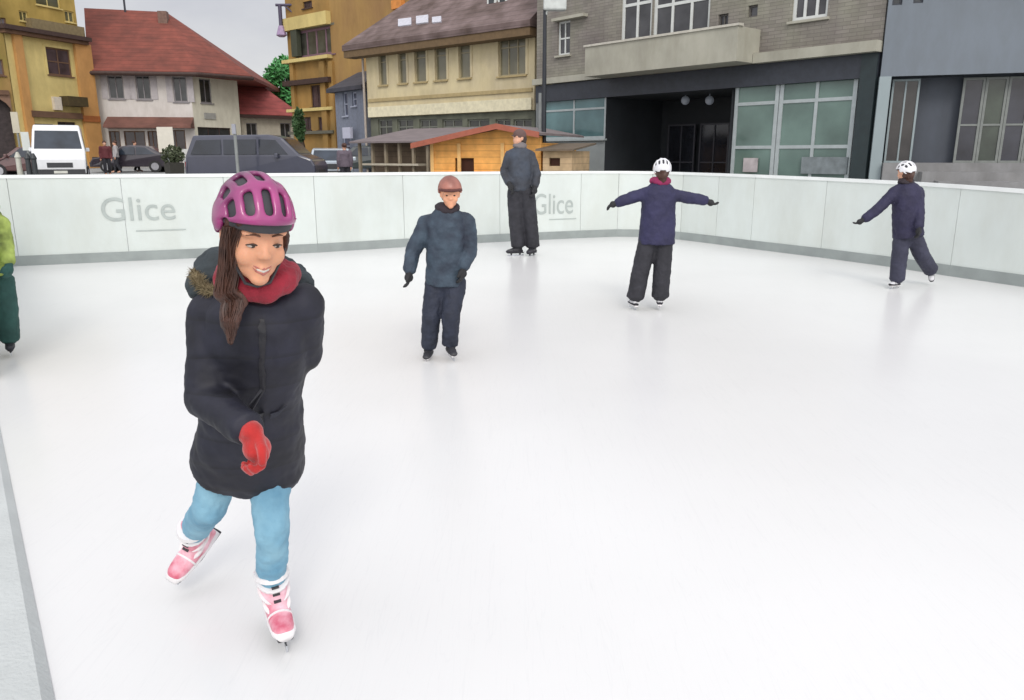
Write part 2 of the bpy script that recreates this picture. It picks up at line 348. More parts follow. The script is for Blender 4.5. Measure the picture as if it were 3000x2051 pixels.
# --- 1 ochre building at far left
OCH = mat('ochre_render', srgb(172, 146, 78), .85, .14, .7, streak=.15, bump=.2, bscale=30, col2=srgb(150, 128, 62)); OCHL = mat('cream_yellow', srgb(205, 186, 122), .85, .1, .8, streak=.15)
ORG = mat('orange_pilaster', srgb(190, 142, 84), .8, .12, 1.0, streak=.15); BRB = mat('brown_band', srgb(100, 74, 56), .8, .2, 2)
fa = Fac(22, 47, 96, 52); r_ = fa.root('ochre_building', 'tall ochre yellow building with orange pilasters behind the white van')
u0 = 0; u1 = fa.L; zt = fa.uz(60, -110)[1]; zc = fa.uz(58, 36)[1]
wins = [fa.rect(47, 71, 48.5, 75.5), fa.rect(21.5, 30, 11, 21), fa.rect(67, 76, 11, 22), fa.rect(36, 60, -30, 6)]
wins2 = [fa.rect(34, 56, 124, 160), fa.rect(60, 78, 122, 160)]
wall_holes('wall', OCHL, r_, u0 + .02, u1, fa.zg, zc, [wins[0]] + wins2, 10)
wall_holes('upper_wall', OCH, r_, u0, u1 - .02, zc + .002, zt, wins[1:], 9.8, y=.15)
window(r_, wins[0], BRB, glass('brown_glass', srgb(74, 62, 66)), .09, 1, 1, surround=OCHL)
for x in wins[1:]: window(r_, x, OCHL, glass('green_dim_glass', srgb(78, 76, 52)), .06, 1, 0, y=.15)
for x in wins2: window(r_, x, DARKW, DGLASS, .08, 1, 1, sill=False, name='shop_window')
for x0, x1 in ((21, 29), (80, 95.5)):
    q = fa.rect(x0, x1, 42, 165); bxo('pilaster', ORG, r_, q[0], q[1], -.22, -.003, fa.zg, zc - .25)
bxo('cornice', DARKW, r_, -.4, u1 + .25, -.6, .16, zc - .12, zc + .12); bxo('cornice', BRB, r_, -.25, u1 + .15, -.42, -.004, zc - .32, zc - .123)
q = fa.rect(28, 80, 23, 34); bxo('parapet', mat('parapet_grey', srgb(122, 108, 78), .85, .15), r_, q[0], q[1], -.35, .147, q[2], q[3])
q = fa.rect(29, 79, 112, 118); bxo('band', BRB, r_, q[0], q[1], -.3, -.003, q[2], q[3])
q = fa.rect(80, 97, 116, 122); bxo('capital', mat('rust_orange', srgb(150, 88, 42), .8, .15), r_, q[0], q[1], -.3, -.223, q[2], q[3])
q = fa.rect(60, 79, 97, 106.5); bxo('shop_awning', mat('olive_awning', srgb(66, 54, 26), .8, .2), r_, q[0], q[1], -.75, -.003, q[2], q[3])
q = fa.rect(52, 59.5, 97, 110); bxo('shop_sign', mat('pale_sign', srgb(206, 196, 180), .6, .1), r_, q[0], q[1], -.2, -.003, q[2], q[3])
# darker neighbour with an arched entrance, further left
fb = Fac(-70, 44, 21.6, 46.9); r_ = fb.root('ochre_building', 'darker ochre brown building cut by the left edge, with a dark arched entrance')
OCB = mat('ochre_brown', srgb(140, 112, 66), .85, .2, .5, streak=.15, col2=srgb(122, 112, 46)); q = fb.rect(-26, 15, 97, 165); wq = [fb.rect(-14, 3.5, 59, 75), fb.rect(-40, -22, 59, 75), fb.rect(-14, 6, 17, 27)]
zt2 = fb.uz(0, -90)[1]; wall_holes('wall', OCB, r_, 0, fb.L - .01, fb.zg, zt2, [q] + wq, 10, .5)
bxo('entrance', mat('dark_entrance', srgb(58, 50, 50), .8, .3), r_, q[0] - .1, q[1] + .1, .45, .6, q[2] - .3, q[3] + .1)
bm = BM(); n = 9; cx = (q[0] + q[1]) / 2; rr_ = (q[1] - q[0]) / 2
pts = [(cx + rr_ * math.cos(math.pi * i / n), -.05, q[3] - .9 + .9 * math.sin(math.pi * i / n)) for i in range(n + 1)]
for i in range(n): prism(bm, [pts[i], pts[i + 1], (pts[i + 1][0], -.05, q[3] + .35), (pts[i][0], -.05, q[3] + .35)], (0, .045, 0))
obj('arch_surround', bm, mat('arch_stone', srgb(124, 96, 78), .8, .15), r_)
for x in wq: window(r_, x, BRB, glass('brown_glass', srgb(74, 62, 66)), .07, 1, 0)
zq = fb.uz(0, 92)[1]; bxo('band', BRB, r_, -.05, fb.L - .2, -.2, -.003, zq - .15, zq + .1)

# --- 2 white house with the red roof
fw_ = Fac(96.5, 53, 197, 54); r_ = fw_.root('white_house', 'white house with a big red tiled hip roof and brown awning')
WH = mat('white_render', srgb(206, 201, 196), .85, .06, .8, streak=.15, bump=.1); WHY = mat('offwhite_render', srgb(206, 203, 186), .85, .06, .8, streak=.15)
ze = fw_.uz(146, 71)[1]; wl = [fw_.rect(108, 123.5, 75.5, 99), fw_.rect(136, 150.5, 75.5, 99.5), fw_.rect(173, 187, 76.5, 102)]
sh = [fw_.rect(110, 121, 131, 158), fw_.rect(125, 146, 131, 159), fw_.rect(148.5, 158, 131, 158), fw_.rect(166, 186, 130, 158)]
wall_holes('wall', WH, r_, 0, fw_.L, fw_.zg, ze, wl + sh, 11)
for x in wl:
    o = window(r_, x, mat('grey_frame', srgb(130, 126, 128), .6), DGLASS, .08, 1, 0)
    for sx in (x[0] - .42, x[1] + .04): bxo('shutter', mat('grey_shutter', srgb(170, 165, 166), .7, .1), o, sx, sx + .38, -.04, -.004, x[2], x[3])
for x in sh: window(r_, x, BRB, glass('shop_glass', srgb(52, 44, 46)), .07, 1, 0, sill=False, name='shop_window')
q = fw_.rect(108, 194, 117, 126); bm = BM()
prism(bm, [(q[0], 0 - .003, q[3]), (q[0], -1.1, q[2]), (q[0], -1.1, q[2] - .15), (q[0], -.003, q[2] - .15)], (q[1] - q[0], 0, 0)); obj('awning', bm, mat('brown_awning', srgb(112, 76, 66), .8, .25, 1.5), r_)
q = fw_.rect(108, 162, 127.3, 129.3); bxo('fascia', mat('pale_fascia', srgb(170, 155, 150), .7, .1), r_, q[0], q[1], -.2, -.003, q[2], q[3])
fw2 = Fac(197.2, 54, 243, 57.5)
import types
def sub(fac, root_fac, root, name):          # frame of one facade inside another thing
    e = bpy.data.objects.new(name, None); COL.objects.link(e); e.parent = root
    d = fac.A - root_fac.A; e.location = Matrix.Rotation(-root_fac.rz, 3, 'Z') @ d; e.rotation_euler = (0, 0, fac.rz - root_fac.rz); return e
r2 = empty('white_house', fw2.A, fw2.rz, label='off white house wing with one upper window over a dark shopfront', cat='building')
ze2 = fw2.uz(220, 75)[1]; w2 = fw2.rect(200, 211.5, 79, 103); s2 = fw2.rect(196.9 + 1.2, 231, 127.5, 140)
wall_holes('wall', WHY, r2, 0, fw2.L, fw2.zg, ze2, [w2, s2], 7)
window(r2, w2, mat('grey_frame', srgb(130, 126, 128)), DGLASS, .07, 1, 0); window(r2, s2, DARKW, DGLASS, .06, 2, 0, sill=False, name='shop_window')
q = fw2.rect(204, 215, 113, 119); bxo('wall_plate', mat('plate_grey', srgb(150, 150, 145), .6), r2, q[0], q[1], -.08, -.003, q[2], q[3])
# roof of the main house: hip falling to the right
A_ = fw_; ridge = A_.uz(110, 9)[1]
bm = BM()
def R3(px, py, Y): # roof point in the local frame of the white house
    p = P(px, py, Y); return Matrix.Rotation(-A_.rz, 3, 'Z') @ (p - A_.A)
e0 = R3(88, 70, 52.2); e1 = R3(252, 76, 56.5); k0 = R3(84, 8, 58.5); k1 = R3(166, 12, 59.5); back0 = Vector((e0.x, 13, e0.z)); back1 = Vector((e1.x + .5, 13.5, e1.z)); em = R3(197, 71.5, 53.3)
V = [bm.verts.new(v) for v in (e0, em, e1, k1, k0, back1, back0)]; bot = [bm.verts.new(v.co - Vector((0, 0, .22))) for v in (V[0], V[1], V[2], V[5], V[6])]
bm.faces.new([V[0], V[1], V[3], V[4]]); bm.faces.new([V[1], V[2], V[3]]); bm.faces.new([V[2], V[5], V[3]]); bm.faces.new([V[5], V[6], V[4], V[3]]); bm.faces.new([V[6], V[0], V[4]])
tp = [V[0], V[1], V[2], V[5], V[6]]
for i in range(5): bm.faces.new([tp[i], bot[i], bot[(i + 1) % 5], tp[(i + 1) % 5]])
bm.faces.new(bot[::-1]); rf = obj('roof', bm, REDT, r_)
bm = BM(); limb(bm, [e0 + Vector((0, -.08, -.18)), em + Vector((0, -.08, -.18)), e1 + Vector((0, -.08, -.18))], [.13, .13, .13], 8); obj('gutter', bm, DARKW, rf)
p = R3(153, 16, 58); bxo('chimney', mat('chimney_brick', srgb(120, 96, 86), .9, .2), rf, p.x + .3, p.x + .9, p.y, p.y + .6, p.z - 1.2, p.z + .35)
bm = BM(); p = R3(125, 10, 58.8); cyl(bm, p - Vector((0, 0, .5)), p + Vector((0, 0, 3)), .07); cyl(bm, p + Vector((-.5, 0, 2.2)), p + Vector((.5, 0, 2.2)), .03); obj('antenna', bm, mat('dark_metal', srgb(60, 62, 70), .5, metal=.3), rf)

# --- 3 small house
fs = Fac(243.5, 58.5, 300, 62); r_ = fs.root('small_house', 'small pale house with a low red roof and two windows behind the dark minivan')
zs_ = fs.uz(270, 115)[1]; ws = [fs.rect(246.5, 257.5, 123, 138), fs.rect(280.5, 291, 123, 139)]
wall_holes('wall', mat('greyish_render', srgb(186, 180, 164), .85, .08, streak=.15), r_, 0, fs.L, fs.zg, zs_, ws, 8)
for x in ws: window(r_, x, mat('grey_frame', srgb(130, 126, 128)), DGLASS, .07, 1, 0)
bm = BM(); gable_roof(bm, 0, fs.L, 0, 8, zs_, fs.uz(270, 83)[1] * 1.09, 0, 1.6, .2); rf = obj('roof', bm, mat('red_tiles_bright', srgb(150, 72, 68), .85, .25, 1.2, streak=.15, bump=.7, kind='tiles', dir='Z', ws=1.1, dist=.6, bd=.05), r_)
bxo('gutter', DARKW, rf, -.35, fs.L + .35, -.5, -.352, zs_ - .28, zs_ - .05)

# --- 5 tall ochre corner building
ft = Fac(295, 52, 337, 49); r_ = ft.root('ochre_corner_building', 'tall ochre corner building with a glazed grey bay, right of the sky gap')
OC2 = mat('ochre_corner', srgb(158, 122, 66), .85, .16, .5, streak=.15, col2=srgb(134, 108, 60)); GB = mat('bay_grey', srgb(98, 96, 84), .6, .15)
zt = ft.uz(310, -60)[1]; bay = ft.rect(297, 335, 28, 56)
lo = [ft.rect(311, 322.5, 85, 107), ft.rect(318, 327, 117, 130), ft.rect(302, 311, 117, 130)]
wall_holes('wall', OC2, r_, 0, ft.L, ft.zg, zt, [bay] + lo + [ft.rect(303, 312, 1, 8)], 12, .1)
window(r_, bay, mat('mauve_frame', srgb(120, 92, 104), .6), glass('bay_glass', srgb(74, 74, 66)), .14, 3, 0, surround=GB, name='bay_window')
for x in lo + [ft.rect(303, 312, 1, 8)]: window(r_, x, DARKW, glass('brown_glass', srgb(74, 62, 66)), .07, 1, 0)
for y0, y1, mt, o1 in ((14, 27, OCHL, .35), (57, 60.5, OCHL, .4), (79, 84, DARKW, .45), (108, 111, OCHL, .3), (131, 134, GB, .3)):
    q = ft.rect(295, 337, y0, y1); bxo('cornice', mt, r_, -.2, ft.L + .1, -o1, -.003, q[2], q[3])
q = ft.rect(295, 301, 27, 57); bxo('pilaster', mat('dark_green_trim', srgb(62, 66, 52), .7), r_, q[0], q[1], -.3, -.003, q[2], q[3])
for x0, x1 in ((295, 298), (324, 329), (333, 337)):
    q = ft.rect(x0, x1, 61, 160); bxo('pilaster', OC2, r_, q[0], q[1], -.2, -.003, ft.zg, q[3])
# its long plain side, running behind the cream house
ft2 = Fac(337.2, 49, 430, 42); r2 = ft2.root('ochre_side_building', 'plain ochre yellow wall rising behind the cream house roof')
wall_holes('wall', mat('ochre_side', srgb(160, 128, 72), .85, .14, .35, streak=.15, col2=srgb(146, 112, 72)), r2, 0, ft2.L, ft2.zg, ft2.uz(380, -70)[1], [ft2.rect(343, 347, 92, 104)], 8)
window(r2, ft2.rect(343, 347, 92, 104), DARKW, DGLASS, .05, 0, 0)
q = ft2.rect(395, 405, 0, 9); bxo('chimney', mat('orange_brick', srgb(206, 134, 66), .8, .2, 3), r2, q[0], q[1], -.25, -.003, q[2], q[3])
# wrought bracket with lantern on the corner
p0 = P(295, 5, 51.6); bo = empty('wall_lantern', p0, label='dark lantern hanging from an iron bracket against the sky', cat='lantern')
IRON = mat('iron', srgb(74, 68, 88), .5, .1, metal=.2); s_ = 51.6 / F
bm = BM(); cyl(bm, (.1, 0, 0), (-1.2, 0, 0), .08); cyl(bm, (-.1, 0, -.5), (-.7, 0, 0), .05); obj('bracket', bm, IRON, bo)
bm = BM(); cyl(bm, (-.95, 0, 0), (-.95, 0, -1.75), .12); obj('hanger', bm, IRON, bo)
bm = BM(); loft(bm, [((-.95, 0, -1.2), .16, .16), ((-.95, 0, -1.75), .34, .34), ((-.95, 0, -1.85), .18, .18)], n=8); obj('lantern_body', bm, mat('mauve_lantern', srgb(150, 128, 160), .4), bo)

# --- 6 slate roofed narrow house
fn = Fac(338, 46, 367, 43.5); r_ = fn.root('narrow_house', 'narrow blue grey house with a dark slate roof squeezed beside the cream house')
NB = mat('blue_grey_render', srgb(120, 126, 140), .8, .12, streak=.15); zn = fn.uz(352, 87)[1]; wn = [fn.rect(343, 347.5, 92, 116), fn.rect(352, 356.5, 92, 106), fn.rect(343, 350, 132, 160)]
wall_holes('wall', NB, r_, 0, fn.L, fn.zg, zn, wn, 6)
for x in wn: window(r_, x, mat('pale_blue_frame', srgb(160, 165, 180)), glass('blue_dim', srgb(74, 80, 96)), .06, 0, 1)
bm = BM(); gable_roof(bm, 0, fn.L, 0, 6, zn, fn.uz(352, 62)[1] + .5, .7, .2, .2); obj('roof', bm, mat('slate', srgb(62, 62, 70), .7, .2, 2, bump=.4, kind='tiles', dir='Z', ws=1.5), r_)
q = fn.rect(350.5, 358.5, 127.5, 138.5); bxo('shop_sign', mat('sign_lilac', srgb(184, 186, 202), .5, .05), r_, q[0], q[1], -.5, -.35, q[2], q[3])

# --- 7 cream house
fc = Fac(370, 41, 534, 34); r_ = fc.root('cream_house', 'cream house with tall olive windows and a grey brown roof')
CR = mat('cream_render', srgb(204, 190, 150), .85, .08, .6, streak=.15, bump=.15, col2=srgb(186, 174, 146)); CRB = mat('cream_band', srgb(172, 154, 112), .85, .1, streak=.15)
zt = fc.uz(450, 33)[1]; zb = fc.uz(450, 114)[1]
cw = [fc.rect(*x) for x in ((379, 386.6, 52, 83.5), (398.5, 406.4, 49.5, 83.5), (414.8, 426.2, 46, 83), (435, 446.5, 42, 80), (458.8, 470.3, 39, 79), (498.5, 525.8, 33, 75.5))]
zlo = min(c[2] for c in cw[:5]); zhi = sum(c[3] for c in cw[:5]) / 5; cw = [(c[0], c[1], sum(q[2] for q in cw[:5]) / 5, min(zhi, zt - .25)) for c in cw[:5]] + [(cw[5][0], cw[5][1], cw[5][2], zt - .35)]
wall_holes('wall', CR, r_, 0, fc.L, zb, zt, cw, 9)
for x in cw[:5]: window(r_, x, mat('olive_frame', srgb(150, 140, 112), .7), OGLASS, .05, 0, 1, surround=CR, hs=[.68], sill=CRB)
window(r_, cw[5], mat('olive_frame', srgb(150, 140, 112)), OGLASS, .06, 2, 1, surround=CR, hs=[.68], sill=CRB)
q = fc.rect(380, 520, 93.5, 97); bxo('band', CRB, r_, .1, fc.L - .1, -.06, -.003, q[2], q[3])
q = fc.rect(380, 520, 101, 103.5); bxo('band', mat('cream_light', srgb(214, 206, 176), .8), r_, .1, fc.L - .1, -.1, -.003, zb + .02, zb + .5)
gh = [fc.rect(x, x + wd, 119, 150) for x, wd in ((377, 14), (396, 16), (418, 18), (441, 20), (466, 22), (494, 15), (512, 18))]
wall_holes('shop_wall', mat('shop_grey_green', srgb(98, 100, 86), .8, .25, 2), r_, .05, fc.L - .05, fc.zg, zb - .002, gh, 8.8, y=.1)
for x in gh: window(r_, x, mat('shop_frame', srgb(110, 112, 102), .6), glass('shop_dim', srgb(58, 58, 52)), .07, 1, 1, y=.1, sill=False, name='shop_window', hs=[.75])
# roof
bm = BM(); def_over = .5
rz1 = zt; ridge = zt + 3.9
a = Vector((-.9, -.75, rz1 - .05)); b_ = Vector((fc.L + .35, -.75, rz1 - .05)); c = Vector((fc.L + .35, 9.5, rz1)); d = Vector((-.9, 9.5, rz1)); e = Vector((2.1, 4.4, ridge)); f = Vector((fc.L + .35, 4.4, ridge))
V = [bm.verts.new(v) for v in (a, b_, c, d, e, f)]; W = [bm.verts.new(v - Vector((0, 0, .25))) for v in (a, b_, c, d)]
for q in ((0, 1, 5, 4), (2, 3, 4, 5), (1, 2, 5), (3, 0, 4)): bm.faces.new([V[i] for i in q])
for i in range(4): bm.faces.new([V[i], W[i], W[(i + 1) % 4], V[(i + 1) % 4]])
bm.faces.new(W[::-1]); rf = obj('roof', bm, mat('brown_grey_tiles', srgb(116, 100, 98), .75, .3, 1.1, streak=.15, bump=.8, kind='tiles', dir='Z', ws=1.3, bd=.05, col2=srgb(84, 68, 62)), r_)
bxo('soffit', mat('soffit_brown', srgb(104, 84, 58), .8, .15), rf, -.85, fc.L + .3, -.7, -.003, rz1 - .62, rz1 - .302)
slope = (ridge - rz1) / 5.15
def roofpatch(name, m, px0, px1, py0, py1, pr=.08):
    a = [fc.uz(px0, py1, .3), fc.uz(px1, py1, .3), fc.uz(px1, py0, .3), fc.uz(px0, py0, .3)]
    # map pixel height to distance up the slope
    def pt(px, py):
        r = P(px, py, 1.0) - Vector((0, 0, CAMZ)); r = Matrix.Rotation(-fc.rz, 3, 'Z') @ r; o = Matrix.Rotation(-fc.rz, 3, 'Z') @ (Vector((0, 0, CAMZ)) - fc.A)
        n = Vector((0, -slope, 1)); p_ = Vector((0, -.75, rz1 - .05 + pr)); t = (p_ - o).dot(n) / r.dot(n); return o + r * t
    bm = BM(); prism(bm, [pt(px0, py1), pt(px1, py1 - (px1 - px0) * .13), pt(px1, py0 - (px1 - px0) * .13), pt(px0, py0)], (0, slope * .07, -.07)); return obj(name, bm, m, rf)
roofpatch('skylight', mat('skylight_silver', srgb(196, 198, 208), .25, .1, spec=.8), 398, 411, 19, 26)
roofpatch('skylight', MC['skylight_silver'], 416, 428, 16, 23.5)
roofpatch('skylight', MC['skylight_silver'], 432, 441, 17, 22.5)
for x0 in (490, 501):
    q = fc.rect(x0, x0 + 9, -6, 9, -1.0); bxo('dormer', WHITEF, rf, q[0], q[1], .8, 3.4, q[2], q[3]); bxo('dormer_pane', DGLASS, rf, q[0] + .12, q[1] - .12, .77, .797, q[2] + .2, q[3] - .15)
bm = BM(); cyl(bm, (-.1, -.12, fc.zg), (-.1, -.12, zt - .6), .06); obj('downpipe', bm, mat('pipe_grey', srgb(160, 150, 140), .6), r_)

# --- 8 grey stone building with balcony
fg = Fac(536, 32.5, 870, 22); r_ = fg.root('grey_stone_building', 'grey stone building with a pale balcony over dark glass shopfronts')
ST = mat('grey_stone', srgb(142, 140, 126), .88, .12, .6, streak=.15, bump=.4, kind='brick', bw=.42, bh=.1, ms=.008, col2=srgb(126, 117, 116)); STL = mat('pale_stone', srgb(168, 166, 152), .85, .1, 1, streak=.15, bump=.15)
zl = fg.uz(700, 66)[1]; zt = fg.uz(700, -120)[1]
up = [fg.rect(557.5, 570, 21, 55), fg.rect(621, 652, -22, 44), fg.rect(653, 710, -22, 40.5), fg.rect(748, 757.5, 5, 17), fg.rect(793, 829, -30, 19), fg.rect(718, 728, 14, 30)]
wall_holes('wall', ST, r_, 0, fg.L, zl, zt, up, 12, .16)
SGL = glass('stone_glass', srgb(66, 66, 68))
window(r_, up[0], WHITEF, SGL, .07, 1, 1, sill=STL); o = window(r_, up[1], WHITEF, SGL, .12, 1, 1, sill=False, hs=[.62]); window(r_, up[2], WHITEF, SGL, .12, 2, 1, sill=False, hs=[.62])
window(r_, up[3], mat('dim_frame', srgb(90, 86, 82)), SGL, .05, 0, 0, sill=False); window(r_, up[4], WHITEF, SGL, .1, 2, 0, sill=STL); window(r_, up[5], mat('dim_frame', srgb(90, 86, 82)), SGL, .05, 1, 0, sill=False)
q = fg.rect(556, 588, 16.5, 19.5); bxo('ledge', STL, r_, q[0], q[1], -.25, -.003, q[2], q[3])
# balcony
bu0 = fg.uz(586, 60, 1.1)[0]; bu1 = fg.uz(738, 48, 1.1)[0]; bz0 = fg.uz(660, 69, 1.1)[1]; bz1 = fg.uz(660, 37, 1.1)[1]
bm = BM(); box(bm, bu0, bu1, -1.15, -1.0, bz0, bz1); box(bm, bu0, bu0 + .15, -.999, -.003, bz0, bz1 - .003); box(bm, bu1 - .15, bu1, -.999, -.003, bz0, bz1 - .003); box(bm, bu0 + .16, bu1 - .16, -.999, -.003, bz0 + .002, bz0 + .2)
bo = obj('balcony', bm, STL, r_); bxo('coping', mat('coping', srgb(188, 184, 172), .8), bo, bu0 - .05, bu1 + .05, -1.2, -.96, bz1 + .002, bz1 + .07)
bxo('cornice', STL, r_, bu1 + .02, fg.L + .02, -.35, -.003, zl - .12, zl + .16); bxo('cornice', STL, r_, -.05, bu0 - .02, -.2, -.003, zl - .1, zl + .12)
# ground floor
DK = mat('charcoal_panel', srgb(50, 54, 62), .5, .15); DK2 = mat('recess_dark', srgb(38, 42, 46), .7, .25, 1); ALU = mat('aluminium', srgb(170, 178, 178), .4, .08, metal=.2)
uA = fg.uz(606, 110)[0]; uB = fg.uz(731, 110)[0]; uC = fg.uz(858, 110)[0]
bxo('fascia', DK, r_, .02, fg.L - .02, -.06, .4, zl - .75, zl - .124)
bxo('pier', mat('pier_grey', srgb(112, 116, 116), .7), r_, 0, .35, -.02, .5, fg.zg, zl - .753)
gA = (0.4, uA - .15, fg.zg + 1.9, zl - .8); zz = fg.uz(576, 139)[1]; zz2 = fg.uz(576, 91)[1]
GT = glass('teal_glass', srgb(92, 122, 124), .08, .35, .7); GT2 = glass('green_grey_glass', srgb(98, 120, 112), .08, .3, .6)
window(r_, (.4, uA - .05, zz, zz2), ALU, GT, .09, 1, 1, rev=.1, sill=ALU, hs=[.62], name='shop_window')
bxo('stall_riser', mat('riser_grey', srgb(140, 146, 146), .7, .12, 1.5), r_, .36, uA - .02, .02, .4, fg.zg, zz - .08)
bxo('transom_panel', DK, r_, .36, uA - .02, .03, .4, zz2 + .002, zl - .753)
# recess
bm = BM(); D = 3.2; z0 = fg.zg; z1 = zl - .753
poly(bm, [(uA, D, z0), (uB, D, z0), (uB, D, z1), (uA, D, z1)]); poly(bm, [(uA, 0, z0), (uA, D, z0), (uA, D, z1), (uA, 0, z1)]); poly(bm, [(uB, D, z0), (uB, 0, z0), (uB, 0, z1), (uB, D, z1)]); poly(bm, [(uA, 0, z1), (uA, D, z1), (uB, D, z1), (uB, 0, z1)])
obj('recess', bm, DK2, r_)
for k in range(3):
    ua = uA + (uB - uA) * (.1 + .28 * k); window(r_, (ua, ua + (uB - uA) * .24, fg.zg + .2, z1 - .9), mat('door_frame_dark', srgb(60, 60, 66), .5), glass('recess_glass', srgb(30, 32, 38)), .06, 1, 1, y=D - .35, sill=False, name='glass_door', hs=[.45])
for px in (655, 679):
    u, z = fg.uz(px, 102); bm = BM(); ell(bm, (u + .2, 1.4, z + .1), (.15, .15, .15)); cyl(bm, (u + .2, 1.4, z + .2), (u + .2, 1.4, z1), .015); obj('globe_lamp', bm, mat('globe', (.3, .33, .38), .3, emit=(.5, .55, .62), es=.04), r_, smooth=True)
# large shop window on the right
sz0 = fg.zg; szt = fg.uz(800, 76)[1]; szm = fg.uz(800, 141)[1]
ws_ = [uB + .05, fg.uz(776, 120)[0], uC - .1]
for k in range(2):
    window(r_, (ws_[k], ws_[k + 1] - .03, sz0 + .4, szt), ALU, GT2, .12, 1 if k else 0, 2, rev=.14, sill=False, name='shop_window', hs=[.42, .8])
bxo('transom_panel', DK, r_, uB + .02, uC - .05, .02, .4, szt + .002, zl - .753)
bxo('base_panel', mat('riser_grey', srgb(140, 146, 146)), r_, uB + .02, uC - .05, 0.03, .4, fg.zg - .2, sz0 + .398)
bxo('dark_pier', mat('dark_pier', srgb(36, 48, 50), .5), r_, uC, fg.L - .03, -.1, .5, fg.zg, zl - .126)
# things standing in the shop window
for px0, px1, y0, y1, c_ in ((742, 756, 158, 172, (176, 168, 168)), (800, 846, 157, 174, (118, 126, 128))):
    q = fg.rect(px0, px1, y0, y1); bxo('window_display', mat('display_%d' % px0, srgb(*c_), .6, .2, 5), r_, q[0], q[1], .06, .1, q[2], q[3])

# --- 9 modern grey building at right
fm = Fac(871, 21.9, 1040, 20.6); r_ = fm.root('modern_grey_building', 'modern smooth grey building at the right edge with a raised glazed entrance front')
MG = mat('smooth_grey', srgb(112, 120, 128), .7, .04, .3, streak=.1, bump=.05); MGL = mat('pale_pilaster', srgb(140, 152, 154), .65, .07, 1)
zt = fm.uz(940, -120)[1]; zo = fm.uz(940, 75)[1]; zpl = fm.uz(960, 163)[1]
wall_holes('wall', MG, r_, .02, fm.L + 2.5, zo, zt, [fm.rect(893, 903, -12, 5), fm.rect(914, 924, -12, 3)], 10)
window(r_, fm.rect(893, 903, -12, 5), DK, DGLASS, .05, 0, 0, sill=False); window(r_, fm.rect(914, 924, -12, 3), DK, DGLASS, .05, 0, 0, sill=False)
q = fm.rect(871, 887, 60, 170); bxo('pilaster', MGL, r_, 0, q[1], -.08, .6, fm.zg, zo - .003)
q2 = fm.rect(890, 918, 80, 160); q3 = fm.rect(919, 963, 80, 160); uE = fm.L + 2.5
bxo('back_wall', mat('recess_slate', srgb(74, 80, 90), .6, .1, .8, streak=.15), r_, q[1], uE, .75, .9, fm.zg, zo - .003)
window(r_, (q2[0], q2[1], zpl, zo - .05), MGL, glass('brown_dark', srgb(52, 50, 48)), .05, 1, 0, rev=.3, sill=False, y=.1)
u = fm.uz(962, 120)[0]; k = 0
while u < uE - .6:
    wdt = .52; window(r_, (u, u + wdt, zpl, zo - .05), mat('grey_post', srgb(120, 124, 120), .6), glass('green_dark_%d' % (k % 2), srgb(54, 62, 54) if k % 2 else srgb(46, 48, 56)), .06, 0, 1, rev=.3, sill=False, y=.2, hs=[.45]); u += wdt + .01; k += 1
STEP = mat('step_stone', srgb(134, 134, 134), .85, .14, 2, streak=.15, bump=.3)
bxo('plinth', STEP, r_, q[1] + .02, uE, -.3, .74, fm.zg, zpl)
bxo('plinth_step', STEP, r_, q[1] + .9, uE, -.9, -.303, fm.zg, zpl - .22); bxo('plinth_step', STEP, r_, q[1] + 1.2, uE, -1.5, -.903, fm.zg, zpl - .44)

# ------------------------------------------------------------------ wooden hut
P0 = G(0, 0)
fh = Fac(431, 26.5, 541, 24.95); r_ = fh.root('market_hut', 'orange wooden market hut with a grey gable roof and dark serving hatch behind the adult', cat='hut')
WD = mat('orange_wood', srgb(224, 164, 86), .7, .2, 3, bump=.5, kind='planks', dir='Z', ws=1.6); WD2 = mat('aged_wood', srgb(112, 96, 78), .8, .2, 3, kind='planks', dir='Z', ws=1.6, bump=.4); TRIM = mat('trim_wood', srgb(222, 178, 112), .7, .12)
zg_ = fh.zg + .28; ze = fh.uz(431, 143.5)[1]; za = fh.uz(503, 127)[1]; ux = fh.uz(503, 130)[0]; hat = fh.rect(455, 474, 158, 178); hat2 = fh.rect(514, 524, 150, 178); sl_ = (za - ze) / ux; zR = za - (fh.L - ux) * sl_
wall_holes('front_wall', WD, r_, 0, fh.L, zg_, ze, [hat, hat2], 3.4, .1)
bm = BM(); prism(bm, [(0, -.002, ze + .003), (fh.L, -.002, ze + .003), (fh.L, -.002, zR - .05), (ux, -.002, za - .05)], (0, .1, 0)); obj('gable', bm, WD, r_)
bxo('side_wall', WD2, r_, -.06, -.003, 0, 3.4, zg_, ze - .02)
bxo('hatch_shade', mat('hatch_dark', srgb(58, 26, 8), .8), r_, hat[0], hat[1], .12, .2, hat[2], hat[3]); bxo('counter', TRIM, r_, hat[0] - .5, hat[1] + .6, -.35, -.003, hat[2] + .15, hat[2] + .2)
for x in (0, 1.0, 2.55): bxo('post', TRIM, r_, x, x + .12, -.05, -.003, zg_, ze)
bm = BM(); ov = .45; sl1 = (za - ze) / ux; sl2 = sl1; y0_, y1_ = -.5, 3.8
for (xa, zA, xb, zB) in ((-ov, ze - ov * sl1, ux, za), (ux, za, fh.L + ov * .3, zR - ov * .3 * sl2)): prism(bm, [(xa, y0_, zA), (xb, y0_, zB), (xb, y0_, zB + .07), (xa, y0_, zA + .07)], (0, y1_ - y0_, 0))
obj('roof', bm, mat('hut_roof', srgb(126, 116, 116), .8, .15, 2, kind='planks', dir='X', ws=1.2), r_)
bm = BM()
